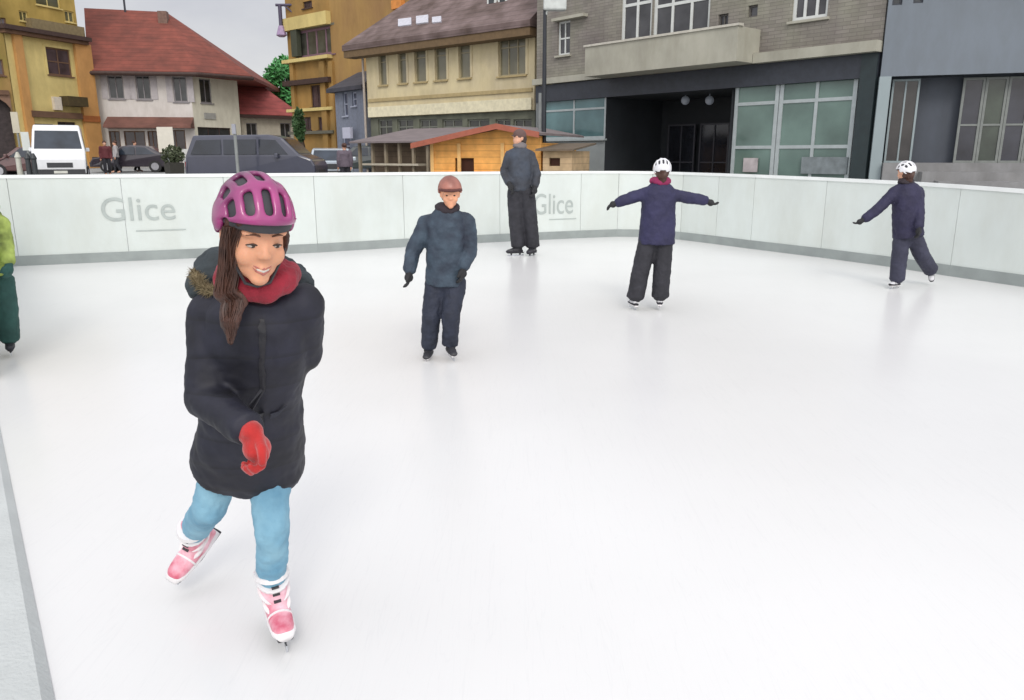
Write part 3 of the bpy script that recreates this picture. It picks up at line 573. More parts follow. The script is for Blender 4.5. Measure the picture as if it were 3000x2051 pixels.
for (xa, zA, xb, zB) in ((-ov, ze - ov * sl1, ux, za), (ux, za, fh.L + ov * .3, zR - ov * .3 * sl2)): prism(bm, [(xa, y0_ - .05, zA - .08), (xb, y0_ - .05, zB - .08), (xb, y0_ - .05, zB + .09), (xa, y0_ - .05, zA + .09)], (0, .047, 0))
obj('bargeboard', bm, mat('red_barge', srgb(156, 88, 68), .7), r_)
# long grey stall roof left of the hut
fl = Fac(361, 30.5, 429, 28.5); r_ = fl.root('market_stall', 'long low grey brown market stall between the pale car and the orange hut', cat='stall')
zr = fl.uz(395, 143)[1]; bm = BM(); prism(bm, [(-.2, -.4, zr), (-.2, -.4, zr + .06), (-.2, 3, zr + .62), (-.2, 3, zr + .56)], (fl.L + .5, 0, 0)); obj('roof', bm, mat('stall_roof', srgb(118, 108, 108), .8, .15, 2), r_)
bxo('back_wall', WD2, r_, 0, fl.L, .6, .7, fl.zg, zr + .15)
for i in range(6): bxo('post', mat('stall_post', srgb(140, 128, 108), .8), r_, fl.L * i / 5 - .05, fl.L * i / 5 + .05, -.1, 0, fl.zg, zr + .04)
bxo('counter', mat('stall_counter', srgb(176, 168, 150), .8, .1), r_, .3, fl.L - .3, -.25, .2, fl.zg + 1.1, fl.zg + 1.17)

fk = Fac(543, 24.6, 572, 24.2); r_ = fk.root('wooden_kiosk', 'low beige wooden kiosk beside the hut, right of the adult', cat='kiosk')
zk0, zk1, zk2 = fk.zg + .28, fk.uz(557, 151)[1], fk.uz(557, 144)[1]; wk = fk.rect(549, 560, 158, 166)
wall_holes('wall', mat('beige_wood', srgb(186, 160, 124), .75, .2, 3, bump=.4, kind='planks', dir='Z', ws=1.6), r_, 0, fk.L, zk0, zk1, [wk], 1.6, .08)
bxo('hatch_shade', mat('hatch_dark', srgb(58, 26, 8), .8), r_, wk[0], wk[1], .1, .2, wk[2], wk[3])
bm = BM(); prism(bm, [(-.15, -.25, zk1 + .003), (-.15, -.25, zk1 + .06), (-.15, 1.8, zk2 + .05), (-.15, 1.8, zk2)], (fk.L + .3, 0, 0)); obj('roof', bm, mat('kiosk_roof', srgb(104, 92, 78), .8, .15), r_)
# ------------------------------------------------------------------ lamp post and other street furniture
p = P(543.5, 165, 25.5); p.z = gz(25.5) - .06; lp = empty('lamp_post', p, label='tall black lamp post with a pale head in front of the grey stone building', cat='lamp post')
BLK = mat('black_metal', srgb(34, 38, 44), .45, .1); ztop = P(543.5, 9, 25.5).z - p.z
bm = BM(); cyl(bm, (0, 0, 0), (0, 0, ztop), .085, .055); cyl(bm, (0, 0, 0), (0, 0, .5), .13); obj('pole', bm, BLK, lp)
bm = BM(); cyl(bm, (0, 0, ztop - .2), (.1, 0, ztop + .1), .05); box(bm, -.05, .65, -.16, .16, ztop - .05, ztop + .35); obj('lamp_head', bm, mat('lamp_head_pale', srgb(190, 194, 190), .5), lp, bevel=.05)
bm = BM(); p = P(539.5, 165, 26.5); p.z = gz(26.5) - .06; cyl(bm, (0, 0, 0), (0, 0, P(539, 93, 26.5).z - p.z), .05); tag(obj('signpost', bm, mat('galv', srgb(130, 134, 132), .5), loc=p), 'thin grey post just left of the tall black lamp post', 'post')
def signpost(px, ytop, Y, label, col, w_=.5, h_=.6):
    p = P(px, 165, Y); p.z = gz(Y) - .06; top = P(px, ytop, Y).z - p.z; e = empty('street_sign', p, label=label, cat='sign')
    bm = BM(); cyl(bm, (0, 0, 0), (0, 0, top), .05); obj('post', bm, mat('galv', srgb(130, 134, 132), .5), e)
    bxo('sign_plate', mat('plate_%d' % px, srgb(*col), .5, .05), e, -w_ / 2, w_ / 2, -.08, -.055, top - h_, top); return e
signpost(22.5, 112, 40, 'pale narrow street sign on a post left of the white van', (186, 180, 160), .35, 1.0)
signpost(30, 132, 36, 'white street sign on a post beside the front of the white van', (196, 200, 194), .35, .8)
signpost(169, 127, 38, 'cream notice board on a post in front of the brown shop awning', (205, 200, 186), .75, 1.15)
signpost(186, 149, 33, 'small white notice on a post beside the dark planter', (200, 200, 196), .35, .5)
signpost(237.5, 124, 25, 'light grey post rising in front of the dark minivan', (150, 152, 160), .12, .3)
def bollard(px, Y, h, label, col=(46, 50, 52)):
    p = P(px, 165, Y); p.z = gz(Y) - .06; bm = BM(); loft(bm, [((0, 0, 0), .11, .11), ((0, 0, h * .8), .09, .09), ((0, 0, h * .85), .12, .12), ((0, 0, h), .04, .04)], n=12)
    tag(obj('bollard', bm, mat('boll_%d' % px, srgb(*col), .5), loc=p), label, 'bollard', 'bollards along the square')
bollard(28.5, 31, 1.25, 'dark bollard behind the rink board, left of the white van'); bollard(34.5, 31, 1.25, 'dark bollard right in front of the white van\'s left corner')
bollard(19, 31, 1.3, 'pale bollard nearest the left edge', (180, 180, 168))
# planter with shrub
p = P(174, 165, 32); p.z = gz(32) - .06; e = empty('planter', p, label='dark square planter with a low bush in front of the white house', cat='planter')
bm = BM(); loft(bm, [((0, 0, 0), .35, .35), ((0, 0, .85), .42, .42), ((0, 0, .88), .36, .36)], n=4, e=2); obj('pot', bm, mat('planter_dark', srgb(52, 50, 44), .8), e)
def leaves(bm, c, r, n, size, seed=1):
    rnd = random.Random(seed)
    for i in range(n):
        v = Vector((rnd.gauss(0, 1), rnd.gauss(0, 1), rnd.gauss(0, 1))).normalized() * (rnd.random() ** .45)
        q = Vector(c) + Vector((v.x * r[0], v.y * r[1], v.z * r[2])); t = Vector((rnd.uniform(-1, 1), rnd.uniform(-1, 1), rnd.uniform(-1, 1))).normalized(); s = t.orthogonal().normalized(); k = size * rnd.uniform(.6, 1.4)
        bm.faces.new([bm.verts.new(q - t * k), bm.verts.new(q + s * k * .45), bm.verts.new(q + t * k), bm.verts.new(q - s * k * .45)])
bm = BM(); leaves(bm, (0, 0, 1.15), (.45, .45, .4), 500, .08, 3); obj('bush', bm, mat('bush_green', (.06, .075, .035), .7, .4, 8), e)
# tree behind the small house: a green glow built as foliage
def tree(px, ybase, Y, ztop_px, wpx, label, col, seed, leaf=.22, n=3500):
    p = P(px, ybase, Y); p.z = gz(Y) - .1; H = P(px, ztop_px, Y).z - p.z; W_ = wpx * Y / F / 2
    e = empty('leafy_tree', p, label=label, cat='tree'); rnd = random.Random(seed)
    bm = BM(); limb(bm, [(0, 0, 0), (.1, 0, H * .4), (-.05, 0, H * .85)], [.28, .2, .05], 8)
    cl = []
    for i in range(9):
        a = rnd.uniform(0, 6.28); h = H * rnd.uniform(.55, .92); q = Vector((math.cos(a) * W_ * .6, math.sin(a) * W_ * .6, h)); limb(bm, [(0, 0, h * .72), q], [.09, .03], 6); cl.append(q)
    obj('trunk', bm, mat('bark', (.07, .05, .035), .9, .3, 8), e)
    bm = BM()
    for i, q in enumerate(cl + [Vector((0, 0, H * .9)), Vector((0, 0, H * .7))]): leaves(bm, q, (W_ * .5, W_ * .5, H * .11), n // 11, leaf, seed * 31 + i)
    obj('crown', bm, mat('leaf_%d' % seed, col, .6, .45, 2.5), e)
tree(292, 160, 68, 58, 40, 'bright green glow built as a leafy tree above the small red roof', (.09, .32, .10), 5)
tree(301, 160, 47, 108, 10, 'slim dark green tree at the foot of the ochre corner building', (.035, .08, .025), 9, .14, 1600)

# ------------------------------------------------------------------ vehicles
BPLV = mat('dark_trim', (.035, .036, .04), .5); TYRE = mat('tyre', (.02, .02, .02), .8); RIM = mat('rim', (.4, .4, .42), .35, metal=.6)
def vehicle(name, label, loc, rz, L, W_, H, prof, belt, paint, cat, group='vehicles parked behind the rink', glass_m=None, shield=None, rear=None, side=None):
    """prof: (y,z) outline clockwise seen from the side, front at y=0 (towards local -y)"""
    e = empty(name, loc, rz, label=label, cat=cat, group=group); gm = glass_m or glass('car_glass', srgb(44, 52, 62), .05)
    wd = lambda z: W_ / 2 * (1 - .13 * max(0, (z - belt) / (H - belt)) ** 1.2 - (.04 if z < .4 else 0))
    bm = BM(); A = [bm.verts.new((-wd(z), y, z)) for y, z in prof]; B = [bm.verts.new((wd(z), y, z)) for y, z in prof]; n = len(prof)
    bm.faces.new(A); bm.faces.new(B[::-1])
    for i in range(n): bm.faces.new([A[i], B[i], B[(i + 1) % n], A[(i + 1) % n]])
    bd = obj('body', bm, paint, e, bevel=.06); 
    for p in bd.data.polygons: p.use_smooth = False
    def cross(i, name, ins=.1, t0=.08, t1=.92):
        (y0, z0), (y1, z1) = prof[i], prof[i + 1]; a = (y0 + (y1 - y0) * t0, z0 + (z1 - z0) * t0); c = (y0 + (y1 - y0) * t1, z0 + (z1 - z0) * t1)
        nx, nz_ = (z1 - z0), -(y1 - y0); l = math.hypot(nx, nz_); nx, nz_ = nx / l, nz_ / l
        if nz_ < 0: nx, nz_ = -nx, -nz_
        b2 = BM(); prism(b2, [(-wd(a[1]) + ins, a[0], a[1]), (wd(a[1]) - ins, a[0], a[1]), (wd(c[1]) - ins, c[0], c[1]), (-wd(c[1]) + ins, c[0], c[1])], (0, nx * .012, nz_ * .012)); obj(name, b2, gm, e)
    if shield is not None: cross(shield, 'windscreen')
    if rear is not None: cross(rear, 'rear_window')
    for q in side or []:
        for s in (-1, 1):
            b2 = BM(); pts = [(s * (wd(z) + .002), y, z) for y, z in q]; prism(b2, pts, (s * .01, 0, 0)); obj('side_window', b2, gm, e)
    bxo('bumper', BPLV, e, -W_ * .46, W_ * .46, -.07, .05, .3, .55); bxo('grille', BPLV, e, -W_ * .24, W_ * .24, -.015, .05, .62, .82); bxo('number_plate', mat('blank_plate', srgb(200, 200, 190), .5), e, -.25, .25, -.085, -.073, .38, .49)
    for s in (-1, 1):
        for yy in (L * .19, L * .8):
            b2 = BM(); cyl(b2, (s * (W_ / 2 - .2), yy, .32), (s * (W_ / 2 + .01), yy, .32), .32, n=20); wl_ = obj('wheel', b2, TYRE, e); b2 = BM(); cyl(b2, (s * (W_ / 2 + .012), yy, .32), (s * (W_ / 2 + .03), yy, .32), .2, n=16); obj('rim', b2, RIM, wl_)
        b2 = BM(); ell(b2, (s * W_ * .36, .1, H * .36), (.17, .09, .09)); obj('headlight', b2, mat('headlight', (.7, .72, .75), .15), e, smooth=True)
        b2 = BM(); box(b2, s * W_ * .42 - .07, s * W_ * .42 + .07, L - .06, L + .01, H * .42, H * .55); obj('tail_light', b2, mat('tail_light', (.35, .02, .02), .3), e)
        b2 = BM(); box(b2, s * (W_ / 2 + .01) - .01, s * (W_ / 2 + .16), L * .27, L * .27 + .12, belt - .02, belt + .14); obj('mirror', b2, paint, e, bevel=.03)
    return e
def at(px, Y, dz=-.06): p = P(px, 165, Y); p.z = gz(Y) + dz; return p
WPAINT = mat('white_paint', (.72, .73, .74), .3, .03, coat=.5); 
vehicle('white_van', 'white box van seen from the front at the far left behind the board', at(60, 33.5), R(27), 4.9, 1.98, 2.4,
        [(0, .35), (.0, .95), (.12, 1.15), (.4, 1.32), (.85, 2.2), (1.2, 2.38), (4.8, 2.38), (4.9, .35)], 1.3, WPAINT, 'van', shield=3, side=[[(1.25, 1.35), (1.55, 2.0), (2.3, 2.0), (2.3, 1.35)]])
MV = mat('dark_blue_paint', srgb(58, 60, 74), .3, .06, coat=.5)
c_ = at(192, 26.5); c2 = at(315, 26.0); Lm = (c2 - c_).length
vehicle('dark_minivan', 'dark blue grey minivan parked side on behind the girl', c2 + Vector((0, .9, 0)), R(90), Lm, 1.85, 1.93,
        [(0, .35), (0, .95), (.1, 1.15), (.5, 1.3), (1.05, 1.83), (1.5, 1.93), (Lm - .3, 1.9), (Lm - .04, 1.25), (Lm, .9), (Lm, .35)], 1.2, MV, 'minivan',
        glass_m=glass('minivan_glass', srgb(32, 36, 44), .08), shield=3, rear=6, side=[[(.85, 1.3), (1.25, 1.76), (1.8, 1.78), (1.8, 1.3)], [(1.88, 1.3), (1.88, 1.78), (2.95, 1.77), (2.95, 1.3)], [(3.03, 1.3), (3.03, 1.77), (Lm - .42, 1.75), (Lm - .22, 1.3)]])
CARP = lambda H, L: [(0, .3), (0, .6), (.12, .76), (.95, .9), (1.6, H - .06), (2.1, H), (L - 1.2, H - .04), (L - .45, .98), (L, .9), (L, .3)]
CS = lambda H, L: [[(1.3, .95), (1.75, H - .1), (2.3, H - .09), (2.3, .95)], [(2.38, .95), (2.38, H - .09), (L - 1.25, H - .12), (L - .75, .98)]]
def car(px, Y, rz, label, col, name='parked_car'):
    vehicle(name, label, at(px, Y), rz, 4.1, 1.72, 1.45, CARP(1.45, 4.1), .95, mat('paint_%d' % px, srgb(*col), .3, .05, coat=.6), 'car', shield=3, rear=6, side=CS(1.45, 4.1))
car(331, 32, R(12), 'pale silver blue car between the minivan and the narrow grey house', (176, 186, 194))
car(322, 41, R(-75), 'dark green grey car behind the pale silver car', (52, 60, 60))
car(-14, 38, R(-75), 'dark maroon car cut by the left edge of the picture', (92, 62, 60))
car(96, 44, R(-80), 'small dark car just right of the white van', (50, 44, 52))

# ------------------------------------------------------------------ people
def head_mats(fwd_yaw, pitch, roll): # head faces -Y (viewer) at yaw 0
    return Matrix.Rotation(fwd_yaw, 3, 'Z') @ Matrix.Rotation(roll, 3, 'Y') @ Matrix.Rotation(pitch, 3, 'X')
def head_shapes(bm, c, M, hh, ears=True):
    T = lambda p: c + M @ (Vector((p[0], p[1], p[2] - .5)) * hh)
    def E(p, r): ell(bm, T(p), (r[0] * hh, r[1] * hh, r[2] * hh), M, 20, 14)
    E((0, .07, .62), (.345, .42, .375)); E((0, -.10, .40), (.285, .28, .37)); E((0, -.25, .10), (.115, .11, .095)); E((0, -.12, .22), (.23, .22, .19))
    for s in (-1, 1):
        E((s * .15, -.235, .33), (.125, .115, .12)); E((s * .13, -.30, .575), (.13, .07, .045)); E((s * .045, -.385, .355), (.035, .045, .03))
        if ears: E((s * .335, .03, .45), (.04, .09, .13))
    limb(bm, [T((0, -.34, .49)), T((0, -.405, .365))], [.028 * hh, .04 * hh], 10)
    limb(bm, [T((-.08, -.335, .225)), T((0, -.365, .235)), T((.08, -.335, .225))], [.018 * hh, .03 * hh, .018 * hh], 8)
    limb(bm, [T((-.07, -.33, .175)), T((0, -.352, .165)), T((.07, -.33, .175))], [.018 * hh, .03 * hh, .018 * hh], 8)
    return T
def hand(bm, wr, d, side, s, k=1.0, curl=.5, spread=.18):
    """wr wrist, d finger direction, side: direction of the thumb, s hand length"""
    d = Vector(d).normalized(); side = Vector(side); side = (side - d * side.dot(d)).normalized(); nrm = d.cross(side).normalized()
    c = wr + d * s * .26
    loft(bm, [(wr, s * .17 * k, s * .13 * k), (wr + d * s * .15, s * .21 * k, s * .14 * k), (wr + d * s * .38, s * .24 * k, s * .13 * k), (wr + d * s * .5, s * .22 * k, s * .11 * k)], xaxis=side, n=14)
    ell(bm, wr + d * s * .3, (s * .2 * k,) * 3)
    for i, (o, l) in enumerate(((.17, .42), (.06, .48), (-.055, .45), (-.165, .36))):
        b0 = wr + d * s * .44 + side * s * o; pts = [b0]; ang = 0; dd = (d + side * (o * spread * 2)).normalized(); rad = [s * .068 * k]
        for j, fr in enumerate((.42, .33, .25)):
            ang += curl * (.6 + .4 * j); q = (dd * math.cos(ang) + nrm * math.sin(ang)); pts.append(pts[-1] + q * s * l * fr); rad.append(s * (.062 - .007 * j) * k)
        limb(bm, pts, rad, 8)
    b0 = wr + d * s * .16 + side * s * .17; t1 = (d * .6 + side * .75 + nrm * .25).normalized(); t2 = (d * .9 + side * .2 + nrm * .35).normalized()
    limb(bm, [b0, b0 + t1 * s * .2, b0 + t1 * s * .2 + t2 * s * .24], [s * .085 * k, s * .075 * k, s * .06 * k], 8)
def skate(root, O, ank, toe, up, size, boot, trim, sole=None, cuff_h=.5):
    """ank: ankle joint; toe: horizontal-ish forward; up: leg direction"""
    up = Vector(up).normalized(); f = Vector(toe); f = (f - up * f.dot(up)).normalized(); x = f.cross(up).normalized()
    M = Matrix((x, f, up)).transposed().to_4x4(); M.translation = ank - O; s = size
    T = lambda p: M @ Vector(p)
    bm = BM(); X = M.to_3x3() @ Vector((1, 0, 0))
    loft(bm, [(T((0, -.02, s * .36)), s * .24, s * .26), (T((0, 0, s * .1)), s * .2, s * .24), (T((0, .01, -s * .1)), s * .185, s * .26), (T((0, .03, -s * .3)), s * .16, s * .27)], xaxis=X)
    loft(bm, [(T((0, -s * .24, -s * .17)), s * .13, s * .12), (T((0, 0, -s * .15)), s * .17, s * .17), (T((0, s * .3, -s * .2)), s * .175, s * .13), (T((0, s * .55, -s * .235)), s * .16, s * .095), (T((0, s * .68, -s * .25)), s * .09, s * .06)], xaxis=X)
    ell(bm, T((0, s * .56, -s * .235)), (s * .155, s * .14, s * .09), M.to_3x3())
    sk = obj('skate', bm, boot, root); remesh(sk, s * .022, 3)
    bm = BM(); loft(bm, [(T((0, -s * .33, -s * .36)), s * .12, s * .035), (T((0, s * .2, -s * .36)), s * .16, s * .035), (T((0, s * .66, -s * .36)), s * .11, s * .03)], xaxis=X, n=14, e=3)
    for yy in (-.12, .42): loft(bm, [(T((0, yy * s, -s * .37)), s * .08, s * .1), (T((0, yy * s, -s * .5)), s * .03, s * .07)], n=8)
    obj('sole', bm, sole or trim, sk)
    bm = BM(); box(bm, -s * .013, s * .013, -s * .36, s * .66, -s * .58, -s * .47, M); obj('blade', bm, mat('blade_steel', (.55, .57, .6), .25, metal=.8), sk)
    bm = BM()
    for z, y, r in ((.28, 0.03, .25), (.08, .05, .235), (-.08, .17, .2)):
        loft(bm, [(T((0, y * s - .02 * s, s * z)), s * (r - .005), s * (r + .028)), (T((0, y * s, s * (z + .035))), s * (r - .005), s * (r + .028))], xaxis=X, n=18)
    loft(bm, [(T((0, s * .33, -s * .21)), s * .182, s * .145), (T((0, s * .36, -s * .213)), s * .181, s * .142)], xaxis=X, n=16)
    obj('strap', bm, trim, sk)
    bm = BM(); loft(bm, [(T((0, -s * .27, -s * .27)), s * .15, s * .075), (T((0, 0, -s * .27)), s * .185, s * .085), (T((0, s * .35, -s * .28)), s * .188, s * .075), (T((0, s * .6, -s * .27)), s * .17, s * .085), (T((0, s * .73, -s * .28)), s * .1, s * .06)], xaxis=X, n=20); obj('foot_shell', bm, trim, sk, smooth=True)
    bm = BM()
    for z in (.22, .12, .02): box(bm, -s * .05, s * .05, s * .2 + s * (.12 - z) * .3, s * .27 + s * (.12 - z) * .3, s * z, s * (z + .03), M)
    obj('buckle', bm, MC['dark_trim'], sk)
    bm = BM(); loft(bm, [(T((0, 0, s * .33)), s * .25, s * .28), (T((0, 0, s * .4)), s * .23, s * .26)], xaxis=X, n=18); obj('cuff', bm, trim, sk)
    return sk
def helmet(root, O, c, M, hh, shell, liner, vents=True, rim=None, k=1.0):
    """ribbed cycling style helmet, poles of the grid at the ears"""
    T = lambda p: c - O + M @ (Vector((p[0], p[1], p[2] - .5)) * hh)
    NU, NV = 13, 30; bm = BM(); rx, ry, rz_ = .42 * k, .53 * k, .46 * k
    g = {}
    for i in range(NU + 1):
        a = -math.pi / 2 + math.pi * i / NU
        for j in range(NV):
            t = 2 * math.pi * j / NV; rib = 1 + (.03 if i % 2 else 0)
            g[i, j] = bm.verts.new(Vector((rx * math.sin(a), ry * math.cos(a) * math.cos(t) * rib + .05, .60 + rz_ * math.cos(a) * math.sin(t) * rib)))
    for i in range(NU):
        for j in range(NV):
            q = [g[i, j], g[i + 1, j], g[i + 1, (j + 1) % NV], g[i, (j + 1) % NV]]; cc = sum((v.co for v in q), Vector()) / 4
            lim = .60 + (.06 if cc.y < -.1 else (-.02 if cc.y < .2 else -.14)) - (.06 if abs(cc.x) > .3 and -.1 < cc.y < .3 else 0)
            if cc.z < lim: continue
            t = (j + .5) / NV * 360
            if vents and i in (2, 4, 6, 8, 10) and any(a <= t <= b for a, b in ((22, 58), (74, 106), (122, 152))): continue
            try: bm.faces.new(q)
            except ValueError: pass
    bmesh.ops.delete(bm, geom=[v for v in bm.verts if not v.link_faces], context='VERTS')
    bmesh.ops.remove_doubles(bm, verts=bm.verts, dist=1e-4)
    for v in bm.verts: v.co = T(v.co)
    h = obj('helmet', bm, shell, root, smooth=True)
    sdm = h.modifiers.new('s', 'SOLIDIFY'); sdm.thickness = .07 * hh; sdm.offset = -1; ss = h.modifiers.new('ss', 'SUBSURF'); ss.levels = ss.render_levels = 2
    bm = BM(); ell(bm, T((0, .05, .61)), (.375 * hh * k, .475 * hh * k, .40 * hh * k), M, 24, 16)
    kill = [v for v in bm.verts if (M.inverted() @ (v.co - T((0, 0, 0)))).z < .57 * hh]; bmesh.ops.delete(bm, geom=kill, context='VERTS'); obj('liner', bm, liner, h, smooth=True)
    return h, T
def strap_pts(T): return
SK = mat('skin', (.60, .33, .22), .5, .08, 12, bump=.05, bscale=200, sss=.15); SKB = mat('skin_rosy', (.70, .34, .20), .5, .14, 16, sss=.15, bump=.08, bscale=260, bd=.001)
LAST = {}
def strip(name, pts, width, m, parent, lat=Vector((1, 0, 0)), off=.003):   # a narrow band lying on the jacket
    bm = BM(); pts = [Vector(p) for p in pts]; n = 30; prev = None
    for i in range(n + 1):
        t = i / n * (len(pts) - 1); k = min(int(t), len(pts) - 2); c = pts[k].lerp(pts[k + 1], t - k); row = [bm.verts.new(c + lat * width * (q - .5)) for q in (0, .5, 1)]
        if prev:
            for q in range(2): bm.faces.new([prev[q], prev[q + 1], row[q + 1], row[q]])
        prev = row
    o = obj(name, bm, m, parent); w_ = o.modifiers.new('w', 'SHRINKWRAP'); w_.target = LAST['jacket']; w_.wrap_method = 'NEAREST_SURFACEPOINT'; w_.wrap_mode = 'ABOVE_SURFACE'; w_.offset = off
    d = o.modifiers.new('d', 'SOLIDIFY'); d.thickness = .002; return o
def person(label, J, o, group='skaters on the rink'):
    """J: joints in world space. l/r are picture left and right."""
    cx = (J['al'] + J['ar']) / 2; O = Vector((cx.x, cx.y, o.get('z0', 0)))
    j = {k: (v - O) for k, v in J.items() if isinstance(v, Vector) and k not in ('fl', 'fr', 'tl', 'tr', 'sdl', 'sdr', 'ul', 'ur')}
    hh = o['hh']; M = head_mats(*o['head']) @ Matrix.Diagonal(o.get('hsc', (.94, .94, 1))); vx = o.get('vox', .008); hs = o.get('hand', .14); lat = (j['sr'] - j['sl']).normalized()
    g = o.get('girth', 1.0)
    # body: one continuous skin
    bm = BM(); head_shapes(bm, j['hd'], M, hh, o.get('ears', True)); sk_ = o['sk']
    limb(bm, [j['hd'] - M @ Vector((0, -.05, .25)) * hh, j['nk']], [.19 * hh, .21 * hh])
    ws = (j['sr'] - j['sl']).length / 2
    loft(bm, [(j['pv'] + (j['pv'] - j['nk']) * .08, ws * .75, ws * .55), (j['pv'], ws * .85, ws * .6), (j['pv'].lerp(j['nk'], .45), ws * .75, ws * .55), (j['pv'].lerp(j['nk'], .8), ws * .95, ws * .6), (j['nk'], ws * .5, ws * .4)], xaxis=lat)
    rA, rL = ws * .33, ws * .46
    for s in 'lr':
        sgn = -1 if s == 'l' else 1
        limb(bm, [j['nk'].lerp(j['s' + s], .6), j['s' + s], j['e' + s], j['w' + s]], [rA * .9, rA, rA * .8, hs * .12])
        hand(bm, j['w' + s], J['f' + s], J['sd' + s], hs, .5, o.get('curl', .4))
        limb(bm, [j['h' + s], j['k' + s], j['a' + s]], [rL, rL * .72, min(rL * .5, sk_ * .17)]); f_ = J['t' + s]; u_ = J['u' + s].normalized(); f_ = (f_ - u_ * f_.dot(u_)).normalized(); limb(bm, [j['a' + s], j['a' + s] + f_ * sk_ * .12 - u_ * sk_ * .14, j['a' + s] + f_ * sk_ * .45 - u_ * sk_ * .24], [min(rL * .5, sk_ * .16), sk_ * .09, sk_ * .05])
    body = obj('person', bm, o.get('skin', SK), loc=O); remesh(body, vx * .8, 2); tag(body, label, 'person', group)
    # trousers
    tr = o['trouser']; bm = BM(); tw = o.get('tw', (1.35, 1.3, 1.25))
    ell(bm, j['pv'], (ws * .95, ws * .75, ws * .7))
    for s in 'lr':
        a = j['a' + s]; u = J['u' + s].normalized(); lowp = a + u * o.get('cuff', .03)
        limb(bm, [j['h' + s], j['k' + s], j['k' + s].lerp(lowp, .85)], [rL * tw[0], rL * tw[1], rL * tw[2]])
        loft(bm, [(j['k' + s].lerp(lowp, .7), rL * tw[2] * 1.0, rL * tw[2]), (lowp, rL * tw[2] * o.get('flare', 1.0), rL * tw[2] * o.get('flare', 1.0))])
    remesh(obj('trousers', bm, tr, body), vx, 4, o.get('tdisp', .015), o.get('tds', .05))
    # jacket
    bm = BM(); up = (j['nk'] - j['pv']); jr = o['jr']
    loft(bm, [(j['pv'] + up * t + Vector(off), ws * rx, ws * ry) for t, rx, ry, off in jr], xaxis=lat, n=24, e=2.3)
    sr_ = o.get('sr', (1.35, 1.45, 1.35, 1.15))
    for s in 'lr':
        w2 = j['e' + s].lerp(j['w' + s], .93)
        limb(bm, [j['nk'].lerp(j['s' + s], .55) - Vector((0, 0, ws * .12)), j['s' + s], j['e' + s], w2.lerp(j['e' + s], .12)], [rA * sr_[0], rA * sr_[1], rA * sr_[2], rA * sr_[3]])
        loft(bm, [(w2.lerp(j['e' + s], .2), rA * sr_[3], rA * sr_[3]), (w2, rA * sr_[3] * .95, rA * sr_[3] * .95)])
    jk = remesh(obj('jacket', bm, o['jacket'], body), vx, 4, o.get('jdisp', .018), o.get('jds', .06)); LAST['jacket'] = jk
    # collar
    if o.get('scarf'):
        bm = BM(); c = j['nk'] + (j['hd'] - j['nk']) * .18; n = 18; rr = o.get('scr', .42) * hh; a = [c + Vector((math.cos(t) * rr, math.sin(t) * rr * .9, math.sin(t * 2 + 1) * hh * .05)) for t in [2 * math.pi * i / n for i in range(n)]]
        limb(bm, a + [a[0]], [hh * .14 * (1 + .1 * math.sin(3 * i)) for i in range(n)] + [hh * .14], 10)
        a = [c + Vector((math.cos(t) * rr * .8, math.sin(t) * rr * .75, hh * .14)) for t in [2 * math.pi * i / n for i in range(n)]]; limb(bm, a + [a[0]], [hh * .09] * (n + 1), 10)
        remesh(obj('scarf', bm, o['scarf'], body), vx * .8, 6, .016, .045)
    if o.get('hair'):
        bm = BM(); TT = lambda p: j['hd'] + M @ (Vector((p[0], p[1], p[2] - .5)) * hh)
        ell(bm, TT((0, .15, .5)), (.35 * hh, .36 * hh, .42 * hh), M); limb(bm, [TT((0, .3, .45)), TT((0, .28, .1))], [.26 * hh, .2 * hh], 12); obj('hair', bm, o['hair'], body, smooth=True)
    # gloves
    for s in 'lr':
        if o.get('glove'):
            bm = BM(); ell(bm, j['w' + s], (hs * .2,) * 3); hand(bm, j['w' + s], J['f' + s], J['sd' + s], hs, 1.25, o.get('curl', .4)); d = J['f' + s].normalized()
            loft(bm, [(j['w' + s] + (j['e' + s] - j['w' + s]).normalized() * hs * .2, rA * .86, rA * .86), (j['w' + s] + d * hs * .12, hs * .2, hs * .19)], n=14); remesh(obj('glove', bm, o['glove'], body), max(.0035, vx * .6), 1)
        skate(body, O, J['a' + s], J['t' + s], J['u' + s], o['sk'], o['boot'], o['strap'], o.get('sole'))
    return body, O, j, M
V3 = lambda *a: Vector(a)

# ---- girl in front
FAB_N = mat('puffer_navy', srgb(27, 28, 42), .65, .3, 9, bump=.35, kind='planks', dir='Z', ws=3.6, dist=1.6, bd=.012, col2=srgb(18, 18, 26))
JEAN = mat('jeans', srgb(136, 176, 192), .85, .12, 7, bump=.5, bscale=34, bd=.01, col2=srgb(84, 134, 162))
PURP = mat('helmet_purple', srgb(150, 56, 112), .3, .25, 5, coat=.4, col2=srgb(58, 22, 58))
PINKP = mat('pink_plastic', srgb(222, 120, 138), .4, .15, 12); WPL = mat('white_plastic', (.72, .70, .70), .4, .05); BPL = mat('black_plastic', (.03, .03, .035), .45); RED = mat('red_wool', srgb(176, 38, 36), .9, .2, 25, bump=.6, bscale=160, bd=.003, sheen=.3)
HAIR = mat('brown_hair', srgb(74, 46, 36), .5, .3, 12, bump=.9, kind='planks', dir='X', ws=26, dist=4, bd=.006)
